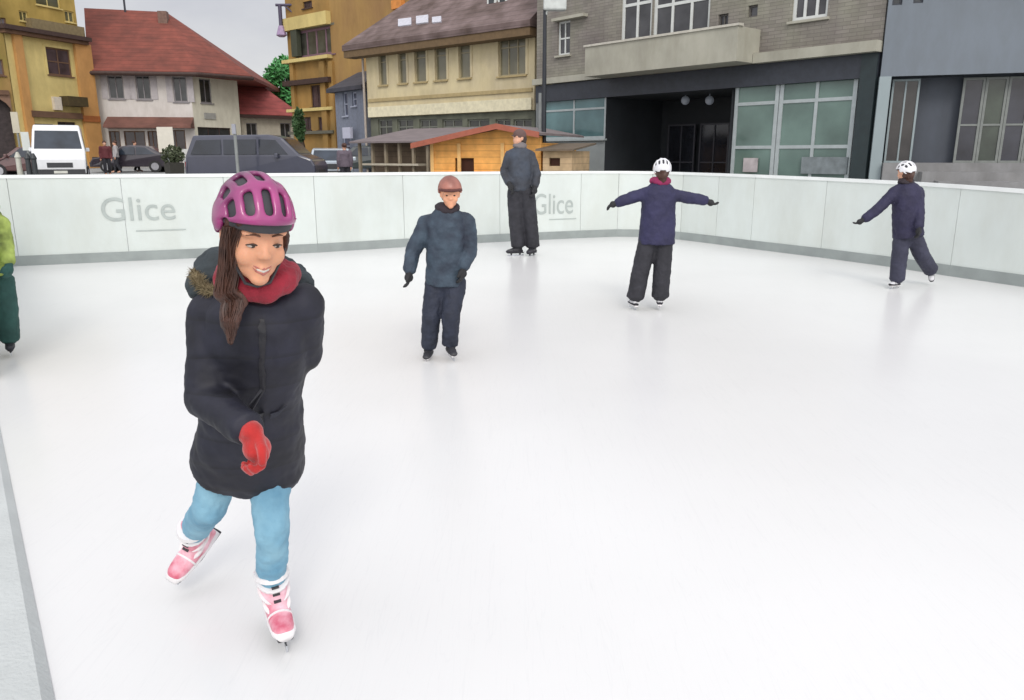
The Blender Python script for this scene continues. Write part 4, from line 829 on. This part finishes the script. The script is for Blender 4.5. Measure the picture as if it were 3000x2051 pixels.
J = dict(hd=P(255, 231, 1.80), nk=P(259, 291, 1.90), pv=P(250, 452, 2.10), sl=P(213, 315, 1.95), sr=P(302, 307, 1.95),
         el=P(206, 398, 1.90), wl=P(252, 432, 1.74), er=P(302, 352, 2.02), wr=P(281, 375, 2.22),
         hl=P(226, 455, 2.14), hr=P(269, 455, 2.12), kl=P(209, 508, 2.14), kr=P(272, 530, 2.06), al=P(198, 536, 2.38), ar=P(274, 592, 2.14),
         fl=V3(.25, -.1, -1), sdl=V3(.7, -.7, .1), fr=V3(-.2, .3, -.9), sdr=V3(-1, 0, 0), tl=V3(-.55, -.8, -.75), ul=V3(.12, -.62, .8), tr=V3(.5, -1, -.02), ur=V3(.0, -.12, 1))
o = dict(hh=.232, head=(R(36), R(15), R(4)), vox=.0065, hand=.135, curl=.85, skin=SKB, trouser=JEAN, jacket=FAB_N, tw=(1.25, .93, .84), tdisp=.016, tds=.045, cuff=.055,
         jr=[(-.11, 1.4, .98, (-.01, .02, 0)), (-.06, 1.4, 1.0, (-.005, .01, 0)), (.2, 1.22, .95, (0, 0, 0)), (.45, 1.12, .9, (0, 0, 0)), (.75, 1.18, .88, (0, 0, 0)), (.9, 1.0, .8, (0, 0, 0)), (1.0, .6, .55, (0, 0, 0))],
         sr=(1.5, 1.6, 1.45, 1.15), jdisp=.016, jds=.07, scarf=mat('red_scarf', srgb(138, 32, 48), .9, .3, 18, bump=.8, bscale=120, bd=.004, sheen=.1), scr=.31, glove=RED, sk=.21, boot=mat('pink_white_boot', srgb(228, 190, 200), .45, .1, 16, col2=srgb(190, 62, 92)), strap=WPL, sole=BPL)
o['hsc'] = (.88, .88, .99)
girl, O, j, M = person('girl in purple helmet, dark coat, red gloves and pale jeans', J, o)
hh = .232; T = lambda p: j['hd'] + M @ (Vector((p[0], p[1], p[2] - .5)) * hh)
helmet(girl, O, J['hd'], M, hh, PURP, BPL, k=1.06)
# face
for s in (-1, 1):
    bm = BM(); ell(bm, T((s * .135, -.318, .452)), (.058 * hh, .045 * hh, .02 * hh), M); e = obj('eye', bm, mat('eye_white', (.42, .36, .32), .2), girl, smooth=True)
    bm = BM(); ell(bm, T((s * .135 + .005, -.342, .452)), (.03 * hh, .022 * hh, .02 * hh), M); obj('iris', bm, mat('iris_dark', (.03, .02, .012), .15), e, smooth=True)
    bm = BM(); limb(bm, [T((s * .07, -.350, .458)), T((s * .135, -.364, .476)), T((s * .2, -.325, .458))], [.006 * hh, .011 * hh, .006 * hh], 6)
    obj('eyelid', bm, mat('lash', (.05, .03, .02), .6), girl, smooth=True)
    bm = BM(); limb(bm, [T((s * .07, -.372, .56)), T((s * .135, -.376, .578)), T((s * .21, -.335, .56))], [.008 * hh, .011 * hh, .006 * hh], 6); obj('eyebrow', bm, mat('brow_brown', srgb(110, 74, 56), .7), girl, smooth=True)
LIP = mat('lips', (.46, .15, .12), .45)
bm = BM(); limb(bm, [T((-.135, -.296, .262)), T((-.07, -.345, .232)), T((0, -.376, .226)), T((.07, -.345, .232)), T((.135, -.296, .262))], [.004 * hh, .013 * hh, .016 * hh, .013 * hh, .004 * hh], 8)
limb(bm, [T((-.13, -.298, .255)), T((-.065, -.34, .19)), T((0, -.364, .168)), T((.065, -.34, .19)), T((.13, -.298, .255))], [.004 * hh, .015 * hh, .02 * hh, .015 * hh, .004 * hh], 8); obj('lips', bm, LIP, girl, smooth=True)
bm = BM(); limb(bm, [T((-.1, -.316, .235)), T((-.05, -.345, .212)), T((0, -.362, .2)), T((.05, -.345, .212)), T((.1, -.316, .235))], [.006 * hh, .02 * hh, .022 * hh, .02 * hh, .006 * hh], 8); obj('teeth', bm, mat('teeth', (.68, .64, .58), .3), girl, smooth=True)
strip('zip', [P(262, 318, 1.80) - O, P(262, 400, 1.86) - O, P(258, 488, 1.92) - O], .02, mat('zip_dark', srgb(28, 28, 34), .5), girl)
for x0, x1 in ((205, 232), (272, 296)): strip('pocket_flap', [P((x0 + x1) / 2, 420, 1.9) - O, P((x0 + x1) / 2, 428, 1.9) - O], .07, mat('flap_navy', srgb(38, 40, 52), .7, bump=.3), girl, off=.006)
# hair: sides of the face, back and a long ponytail over the shoulder
bm = BM()
ell(bm, T((0, .16, .55)), (.355 * hh, .37 * hh, .40 * hh), M)
limb(bm, [T((-.30, -.12, .62)), T((-.29, -.10, .40)), T((-.27, -.04, .12)), T((-.31, -.05, -.15))], [.075 * hh, .085 * hh, .10 * hh, .11 * hh], 10)
limb(bm, [T((.27, -.17, .62)), T((.315, -.11, .42)), T((.30, -.02, .2))], [.06 * hh, .05 * hh, .04 * hh], 10)
limb(bm, [T((-.24, -.27, .66)), T((0, -.33, .69)), T((.22, -.27, .66))], [.06 * hh, .055 * hh, .06 * hh], 10)
q = P(235, 298, 1.80) - O; limb(bm, [T((-.31, -.05, -.15)), q, P(230, 320, 1.775) - O, P(231, 342, 1.785) - O], [.11 * hh, .13 * hh, .11 * hh, .03 * hh], 10)
remesh(obj('hair', bm, HAIR, girl), .005, 5, .012, .03)
rnd = random.Random(11); bm = BM()
path = [T((-.29, -.17, .6)), T((-.30, -.12, .40)), T((-.285, -.07, .12)), T((-.315, -.08, -.12)), q + V3(0, -.012, 0), P(230, 320, 1.765) - O, P(231, 344, 1.775) - O]
for i in range(170):
    a0 = rnd.uniform(0, 6.28); rr = rnd.uniform(.6, 1.15) * .095 * hh; end = rnd.uniform(4.2, 6); prevr = None; wob = rnd.uniform(-.4, .4)
    for k in range(22):
        t = k / 21 * end; m0 = min(int(t), 5); c = path[m0].lerp(path[m0 + 1], t - m0); a = a0 + wob * t; rad = rr * (1.0 if t < 4.5 else max(.25, (6.2 - t) / 1.7))
        c = c + V3(math.cos(a) * rad, math.sin(a) * rad, 0); wv = V3(math.cos(a + 1.57), math.sin(a + 1.57), 0) * .0011
        row = [bm.verts.new(c - wv), bm.verts.new(c + wv), bm.verts.new(c + V3(math.cos(a), math.sin(a), 0) * .0012)]
        if prevr:
            for z in range(3): bm.faces.new([prevr[z], prevr[(z + 1) % 3], row[(z + 1) % 3], row[z]])
        prevr = row
obj('hair_strands', bm, mat('strand_brown', srgb(76, 50, 40), .5, .4, 30), girl)
# chin straps
bm = BM()
for s in (-1, 1): limb(bm, [T((s * .33, -.05, .62)), T((s * .31, -.13, .3)), T((s * .14, -.22, .02)), T((0, -.22, -.02))], [.016 * hh] * 4, 6)
obj('chin_strap', bm, BPL, girl)
# hood with fur edge on her back
HOOD = mat('hood_dark', srgb(48, 56, 60), .75, .3, 12, bump=.5, bscale=50)
bm = BM(); limb(bm, [P(203, 284, 1.99) - O, P(221, 272, 2.02) - O, P(250, 268, 2.08) - O, P(285, 275, 2.07) - O, P(304, 285, 2.0) - O], [.046, .068, .06, .05, .03], 12)
limb(bm, [P(215, 290, 2.0) - O, P(250, 300, 2.08) - O, P(300, 296, 2.02) - O], [.04, .055, .04], 12); hd_ = remesh(obj('hood', bm, HOOD, girl), .007, 3, .02, .03)
bm = BM(); rnd = random.Random(4)
fp = [P(195, 272, 1.97) - O, P(198, 281, 1.94) - O, P(206, 289, 1.92) - O, P(218, 294, 1.91) - O]
for i in range(1500):
    t = rnd.random() * 3; k = int(t); c = fp[k].lerp(fp[k + 1], t - k); v = Vector((rnd.gauss(0, 1), rnd.gauss(0, 1), rnd.gauss(0, 1))).normalized(); s2 = v.orthogonal().normalized() * .0016; l = rnd.uniform(.014, .03)
    bm.faces.new([bm.verts.new(c - s2), bm.verts.new(c + s2), bm.verts.new(c + v * l)])
limb(bm, fp, [.01] * 4, 8); obj('fur_trim', bm, mat('fur', srgb(120, 108, 82), .9, .4, 30), girl)
# zip and pocket seam on the coat
# ---- helpers for the smaller figures
def stand(px, pyf, top, Y, **k): return None
KN = mat('snowsuit_teal', srgb(56, 70, 82), .75, .3, 9, bump=.7, bscale=22, bd=.02, col2=srgb(34, 40, 54)); KT = mat('snow_trousers_navy', srgb(36, 41, 56), .75, .35, 10, bump=.7, bscale=22, bd=.02)
DKG = mat('dark_grey_cloth', srgb(42, 42, 48), .8, .3, 8, bump=.7, bscale=20, bd=.02); PN = mat('purple_navy', srgb(40, 39, 70), .75, .25, 7, bump=.7, bscale=22, bd=.02); BLKC = mat('black_glove', (.018, .018, .02), .8); WBOOT = mat('white_boot', (.62, .62, .64), .5, .1)
# kid walking towards us in navy suit
Y = 5.5
J = dict(hd=P(450, 193, Y - .08), nk=P(447, 212, Y - .02), pv=P(445, 278, Y), sl=P(426, 224, Y), sr=P(467, 222, Y), el=P(413, 252, Y - .02), wl=P(409, 272, Y - .1), er=P(470, 250, Y), wr=P(463, 268, Y - .08),
         hl=P(436, 284, Y), hr=P(455, 284, Y), kl=P(431, 318, Y - .05), kr=P(451, 315, Y - .1), al=P(429, 347, Y + .03), ar=P(450, 344, Y - .02),
         fl=V3(-.05, -.15, -1), sdl=V3(.2, -1, 0), fr=V3(-.1, -.2, -1), sdr=V3(-.2, -1, 0), tl=V3(-.1, -1, 0), ul=V3(0, -.05, 1), tr=V3(.35, -1, 0), ur=V3(0, -.05, 1))
o = dict(hh=.2, head=(R(8), R(8), 0), vox=.009, hand=.13, trouser=KT, jacket=KN, tw=(1.25, 1.02, .9), cuff=.0, skin=SKB, hair=HAIR, girth=1,
         jr=[(-.1, 1.0, .8, (0, 0, 0)), (.1, .94, .76, (0, 0, 0)), (.5, .96, .78, (0, -.01, 0)), (.8, 1.0, .75, (0, 0, 0)), (.95, .8, .65, (0, 0, 0)), (1.06, .5, .5, (0, 0, 0))],
         sr=(1.3, 1.3, 1.2, 1.05), glove=BLKC, scarf=mat('dark_collar', srgb(46, 38, 44), .8, .2), scr=.3, sk=.17, boot=DKG, strap=BPL, sole=WPL, jdisp=.02, jds=.07)
kid, O, j, M = person('child in a navy blue snowsuit and pinkish brown helmet, facing the viewer', J, o)
helmet(kid, O, J['hd'], M, .2, mat('helmet_rose', srgb(158, 104, 90), .4, .3, 8, col2=srgb(112, 70, 62)), mat('liner_brown', srgb(96, 60, 50), .7), vents=False, k=1.06)
hh = .2; T = lambda p: j['hd'] + M @ (Vector((p[0], p[1], p[2] - .5)) * hh)
for s in (-1, 1):
    bm = BM(); ell(bm, T((s * .13, -.325, .47)), (.05 * hh, .04 * hh, .025 * hh), M); obj('eye', bm, mat('iris_dark', (.03, .02, .012)), kid, smooth=True)
bm = BM(); loft(bm, [(T((-.4, -.3, .66)), .05 * hh, .06 * hh), (T((0, -.5, .66)), .05 * hh, .09 * hh), (T((.4, -.3, .66)), .05 * hh, .06 * hh)], n=10); obj('helmet_peak', bm, mat('peak_brown', srgb(84, 46, 42), .6), kid)
0 and strip('zip', [P(449, 216, Y - .3) - O, P(449, 270, Y - .3) - O], .018, mat('zip_pale', srgb(120, 140, 165), .5), kid); 0 and strip('jacket_stripe', [P(460, 226, Y - .3) - O, P(461, 244, Y - .3) - O], .03, mat('blue_stripe', srgb(100, 138, 182), .6), kid)

# child with arms out, seen from behind
Y = 7.35
J = dict(hd=P(662, 171, Y), nk=P(660, 184, Y), pv=P(657, 234, Y), sl=P(641, 195, Y), sr=P(672, 195, Y), el=P(627, 199, Y), wl=P(617, 203, Y), er=P(692, 198, Y), wr=P(707, 201, Y),
         hl=P(648, 240, Y), hr=P(664, 240, Y), kl=P(641, 270, Y), kr=P(662, 270, Y), al=P(635, 299, Y), ar=P(660, 298, Y),
         fl=V3(-1, 0, -.35), sdl=V3(0, 1, .1), fr=V3(1, 0, -.45), sdr=V3(0, 1, .1), tl=V3(-.25, 1, 0), ul=V3(.08, 0, 1), tr=V3(.15, 1, 0), ur=V3(0, 0, 1))
o = dict(hh=.2, head=(R(175), R(4), 0), vox=.011, hand=.13, trouser=DKG, jacket=PN, tw=(1.35, 1.3, 1.25), cuff=.01, flare=1.05,
         jr=[(-.2, 1.2, .9, (0, 0, 0)), (0, 1.18, .9, (0, 0, 0)), (.5, 1.1, .85, (0, 0, 0)), (.8, 1.08, .8, (0, 0, 0)), (.95, .8, .65, (0, 0, 0)), (1.03, .5, .5, (0, 0, 0))],
         sr=(1.25, 1.3, 1.15, 1.0), glove=BLKC, hair=HAIR, scarf=mat('magenta_scarf', srgb(140, 40, 84), .9, .25), scr=.36, sk=.17, boot=WBOOT, strap=DKG, sole=WPL)
kid, O, j, M = person('child seen from behind with both arms stretched out and white helmet', J, o)
WHL = mat('helmet_white', (.72, .72, .74), .3, .08, coat=.4); helmet(kid, O, J['hd'], M, .2, WHL, BPL, k=1.08)

# child leaning on one leg at right
Y = 8.6
J = dict(hd=P(905, 172, Y), nk=P(906, 184, Y), pv=P(908, 232, Y), sl=P(895, 192, Y), sr=P(918, 192, Y + .05), el=P(878, 209, Y), wl=P(863, 220, Y), er=P(919, 212, Y - .1), wr=P(919, 228, Y - .2),
         hl=P(902, 237, Y), hr=P(914, 237, Y), kl=P(899, 260, Y), kr=P(922, 256, Y + .05), al=P(897, 280, Y), ar=P(931, 270, Y + .22),
         fl=V3(-1, 0, -.6), sdl=V3(0, -1, .1), fr=V3(0, 0, -1), sdr=V3(0, -1, 0), tl=V3(-.8, -.5, 0), ul=V3(.05, 0, 1), tr=V3(-.1, -.6, -.9), ur=V3(-.5, -.9, .55))
o = dict(hh=.2, head=(R(-150), R(4), 0), vox=.012, hand=.13, trouser=mat('grey_navy_trousers', srgb(52, 53, 70), .8, .25, 8, bump=.7, bscale=20, bd=.02), jacket=mat('dark_violet_jacket', srgb(38, 36, 62), .75, .25, 8, bump=.7, bscale=22, bd=.02), tw=(1.4, 1.3, 1.25), cuff=.0,
         jr=[(-.1, 1.12, 1.0, (0, 0, 0)), (.1, 1.1, 1.0, (0, 0, 0)), (.5, 1.08, .95, (0, 0, 0)), (.8, 1.1, .95, (0, 0, 0)), (.95, .9, .75, (0, 0, 0)), (1.03, .5, .5, (0, 0, 0))],
         sr=(1.6, 1.4, 1.3, 1.1), hair=HAIR, glove=BLKC, scarf=mat('dark_collar', srgb(46, 38, 44)), scr=.3, sk=.17, boot=WBOOT, strap=DKG, sole=WPL)
kid, O, j, M = person('child in white helmet with one arm out and one leg kicked back', J, o)
helmet(kid, O, J['hd'], M, .2, WHL, BPL, k=1.1)

# adult by the corner, hands in pockets
Y = 11.5
J = dict(hd=P(519, 138, Y), nk=P(520, 148, Y), pv=P(520, 189, Y), sl=P(509, 155, Y), sr=P(531, 155, Y + .05), el=P(504, 172, Y + .05), wl=P(509, 184, Y - .15), er=P(537, 174, Y), wr=P(535, 187, Y - .1),
         hl=P(515, 193, Y), hr=P(527, 193, Y), kl=P(516, 220, Y), kr=P(530, 220, Y), al=P(518, 246.5, Y), ar=P(533, 246.5, Y + .05),
         fl=V3(.5, -.3, -.8), sdl=V3(0, -1, .1), fr=V3(-.2, -.3, -1), sdr=V3(0, -1, 0), tl=V3(-1, -.35, 0), ul=V3(0, 0, 1), tr=V3(-.5, -1, 0), ur=V3(0, 0, 1))
o = dict(hh=.235, head=(R(-55), 0, 0), vox=.014, hand=.19, trouser=DKG, jacket=mat('blue_grey_jacket', srgb(56, 63, 74), .75, .3, 4, col2=srgb(46, 44, 46), bump=.7, bscale=18, bd=.02), tw=(1.6, 1.5, 1.4), cuff=.0,
         jr=[(-.05, 1.02, .8, (0, 0, 0)), (0, 1.0, .8, (0, 0, 0)), (.5, 1.05, .8, (0, 0, 0)), (.8, 1.05, .8, (0, 0, 0)), (.95, .8, .65, (0, 0, 0)), (1.04, .45, .45, (0, 0, 0))],
         sr=(1.25, 1.25, 1.2, 1.1), hair=mat('dark_hair', srgb(56, 44, 40), .6), glove=BLKC, sk=.25, boot=BPL, strap=DKG, sole=BPL, scarf=mat('grey_collar', srgb(110, 104, 104), .8, .2), scr=.3)
ad, O, j, M = person('adult in blue grey jacket standing in front of the wooden hut', J, o)
hh = .235; T = lambda p: j['hd'] + M @ (Vector((p[0], p[1], p[2] - .5)) * hh)
bm = BM(); ell(bm, T((0, .06, .68)), (.38 * hh, .46 * hh, .36 * hh), M); limb(bm, [T((-.2, -.4, .66)), T((0, -.55, .63)), T((.2, -.4, .66))], [.03 * hh] * 3, 8); obj('cap', bm, mat('brown_cap', srgb(96, 74, 70), .8, .2), ad, smooth=True)

# child at left edge in lime jacket and dark green trousers
Y = 5.6
J = dict(hd=P(-15, 194, Y), nk=P(-13, 211, Y), pv=P(-10, 272, Y), sl=P(-31, 222, Y), sr=P(2, 222, Y), el=P(-36, 248, Y), wl=P(-38, 270, Y - .1), er=P(7, 247, Y), wr=P(9, 264, Y - .1),
         hl=P(-18, 282, Y), hr=P(3, 282, Y), kl=P(-20, 312, Y - .05), kr=P(7, 312, Y - .05), al=P(-20, 339, Y + .03), ar=P(9, 339, Y),
         fl=V3(-.05, -.15, -1), sdl=V3(.2, -1, 0), fr=V3(-.1, -.2, -1), sdr=V3(-.2, -1, 0), tl=V3(-.1, -1, 0), ul=V3(0, -.05, 1), tr=V3(.6, -1, 0), ur=V3(0, -.05, 1))
GRT = mat('dark_green_trousers', srgb(40, 78, 72), .8, .3, 7, bump=.3)
o = dict(hh=.2, head=(R(20), R(5), 0), vox=.01, hand=.13, trouser=GRT, jacket=mat('lime_jacket', srgb(164, 182, 92), .75, .3, 9, bump=.4, col2=srgb(96, 108, 52)), tw=(1.45, 1.35, 1.35), cuff=.0,
         jr=[(-.02, 1.2, .9, (0, 0, 0)), (.1, 1.15, .9, (0, 0, 0)), (.5, 1.08, .85, (0, -.02, 0)), (.8, 1.0, .8, (0, 0, 0)), (.95, .8, .65, (0, 0, 0)), (1.06, .5, .5, (0, 0, 0))],
         sr=(1.3, 1.3, 1.3, 1.2), glove=GRT, sk=.17, boot=BPL, strap=DKG, sole=BPL, scarf=mat('lime_scarf', srgb(150, 168, 92), .8, .2), scr=.3)
kid, O, j, M = person('child in a lime green jacket and dark green trousers cut off by the left edge', J, o)
helmet(kid, O, J['hd'], M, .2, mat('helmet_grey', srgb(96, 104, 96), .4, .2), BPL, k=1.08)

# pedestrians on the square
def walker(px, Y, label, jc, tc_, yaw=0, h=1.7):
    b0 = P(px, 165, Y); b0.z = gz(Y) - .06; k = h / 1.7; rz_ = Matrix.Rotation(yaw, 3, 'Z'); Q = lambda x, y, z: b0 + rz_ @ Vector((x, y, z)) * k
    J = dict(hd=Q(0, 0, 1.56), nk=Q(0, .02, 1.42), pv=Q(0, 0, .93), sl=Q(-.19, 0, 1.36), sr=Q(.19, 0, 1.36), el=Q(-.24, .03, 1.08), wl=Q(-.24, -.06, .84), er=Q(.24, .03, 1.08), wr=Q(.24, -.06, .84),
             hl=Q(-.1, 0, .88), hr=Q(.1, 0, .88), kl=Q(-.1, -.08, .48), kr=Q(.1, .0, .48), al=Q(-.1, -.12, .1), ar=Q(.1, .16, .1),
             fl=V3(0, -.1, -1), sdl=V3(0, -1, 0), fr=V3(0, -.1, -1), sdr=V3(0, -1, 0), tl=rz_ @ V3(0, -1, 0), ul=V3(0, 0, 1), tr=rz_ @ V3(0, -1, 0), ur=V3(0, 0, 1))
    cx = b0; body_o = dict(hh=.23, head=(yaw, 0, 0), z=0)
    O = b0; jj = {a: v - O for a, v in J.items() if a not in ('fl', 'fr', 'sdl', 'sdr', 'tl', 'tr', 'ul', 'ur')}; Mh = head_mats(yaw, 0, 0)
    bm = BM(); head_shapes(bm, jj['hd'], Mh, .23); limb(bm, [jj['hd'], jj['nk']], [.055, .06])
    loft(bm, [(jj['pv'], .15, .11), (jj['pv'].lerp(jj['nk'], .5), .14, .1), (jj['nk'] - V3(0, 0, .08), .17, .1), (jj['nk'], .07, .06)], xaxis=rz_ @ V3(1, 0, 0))
    for s in 'lr':
        limb(bm, [jj['s' + s], jj['e' + s], jj['w' + s]], [.06, .045, .035]); hand(bm, jj['w' + s], J['f' + s], J['sd' + s], .18, 1, .4); limb(bm, [jj['h' + s], jj['k' + s], jj['a' + s]], [.08, .06, .04]); limb(bm, [jj['a' + s], jj['a' + s] + J['t' + s] * .16 - V3(0, 0, .05)], [.045, .04])
    bd = obj('person', bm, SK, loc=O); remesh(bd, .016, 1); tag(bd, label, 'person', 'people walking on the square')
    bm = BM(); loft(bm, [(jj['pv'] - V3(0, 0, .1), .2, .16), (jj['pv'].lerp(jj['nk'], .5), .18, .14), (jj['nk'] - V3(0, 0, .1), .21, .14), (jj['nk'] + V3(0, 0, .02), .09, .08)], xaxis=rz_ @ V3(1, 0, 0))
    for s in 'lr': limb(bm, [jj['s' + s], jj['e' + s], jj['w' + s]], [.085, .07, .055])
    remesh(obj('jacket', bm, jc, bd), .018, 3, .02, .08)
    bm = BM(); ell(bm, jj['pv'], (.17, .13, .13))
    for s in 'lr': limb(bm, [jj['h' + s], jj['k' + s], jj['a' + s]], [.1, .08, .065])
    remesh(obj('trousers', bm, tc_, bd), .018, 3)
    bm = BM(); ell(bm, jj['hd'] + Mh @ V3(0, .03, .05), (.095, .11, .09), Mh); obj('hair', bm, HAIR, bd, smooth=True)
walker(107, 40, 'pedestrian in a dark red jacket on the square right of the white van', mat('maroon_cloth', srgb(92, 40, 44), .8), DKG, R(30))
walker(117, 43, 'pedestrian in a pale grey coat in front of the brown shop windows', mat('pale_coat', srgb(160, 156, 156), .8), DKG, R(-60))
walker(137, 45, 'pedestrian in a violet dark coat by the shop entrance', mat('violet_coat', srgb(62, 56, 76), .8), DKG, R(100))
walker(345, 29, 'pedestrian in a mauve grey coat left of the long market stall', mat('mauve_coat', srgb(98, 88, 98), .8), DKG, R(200), 1.65)
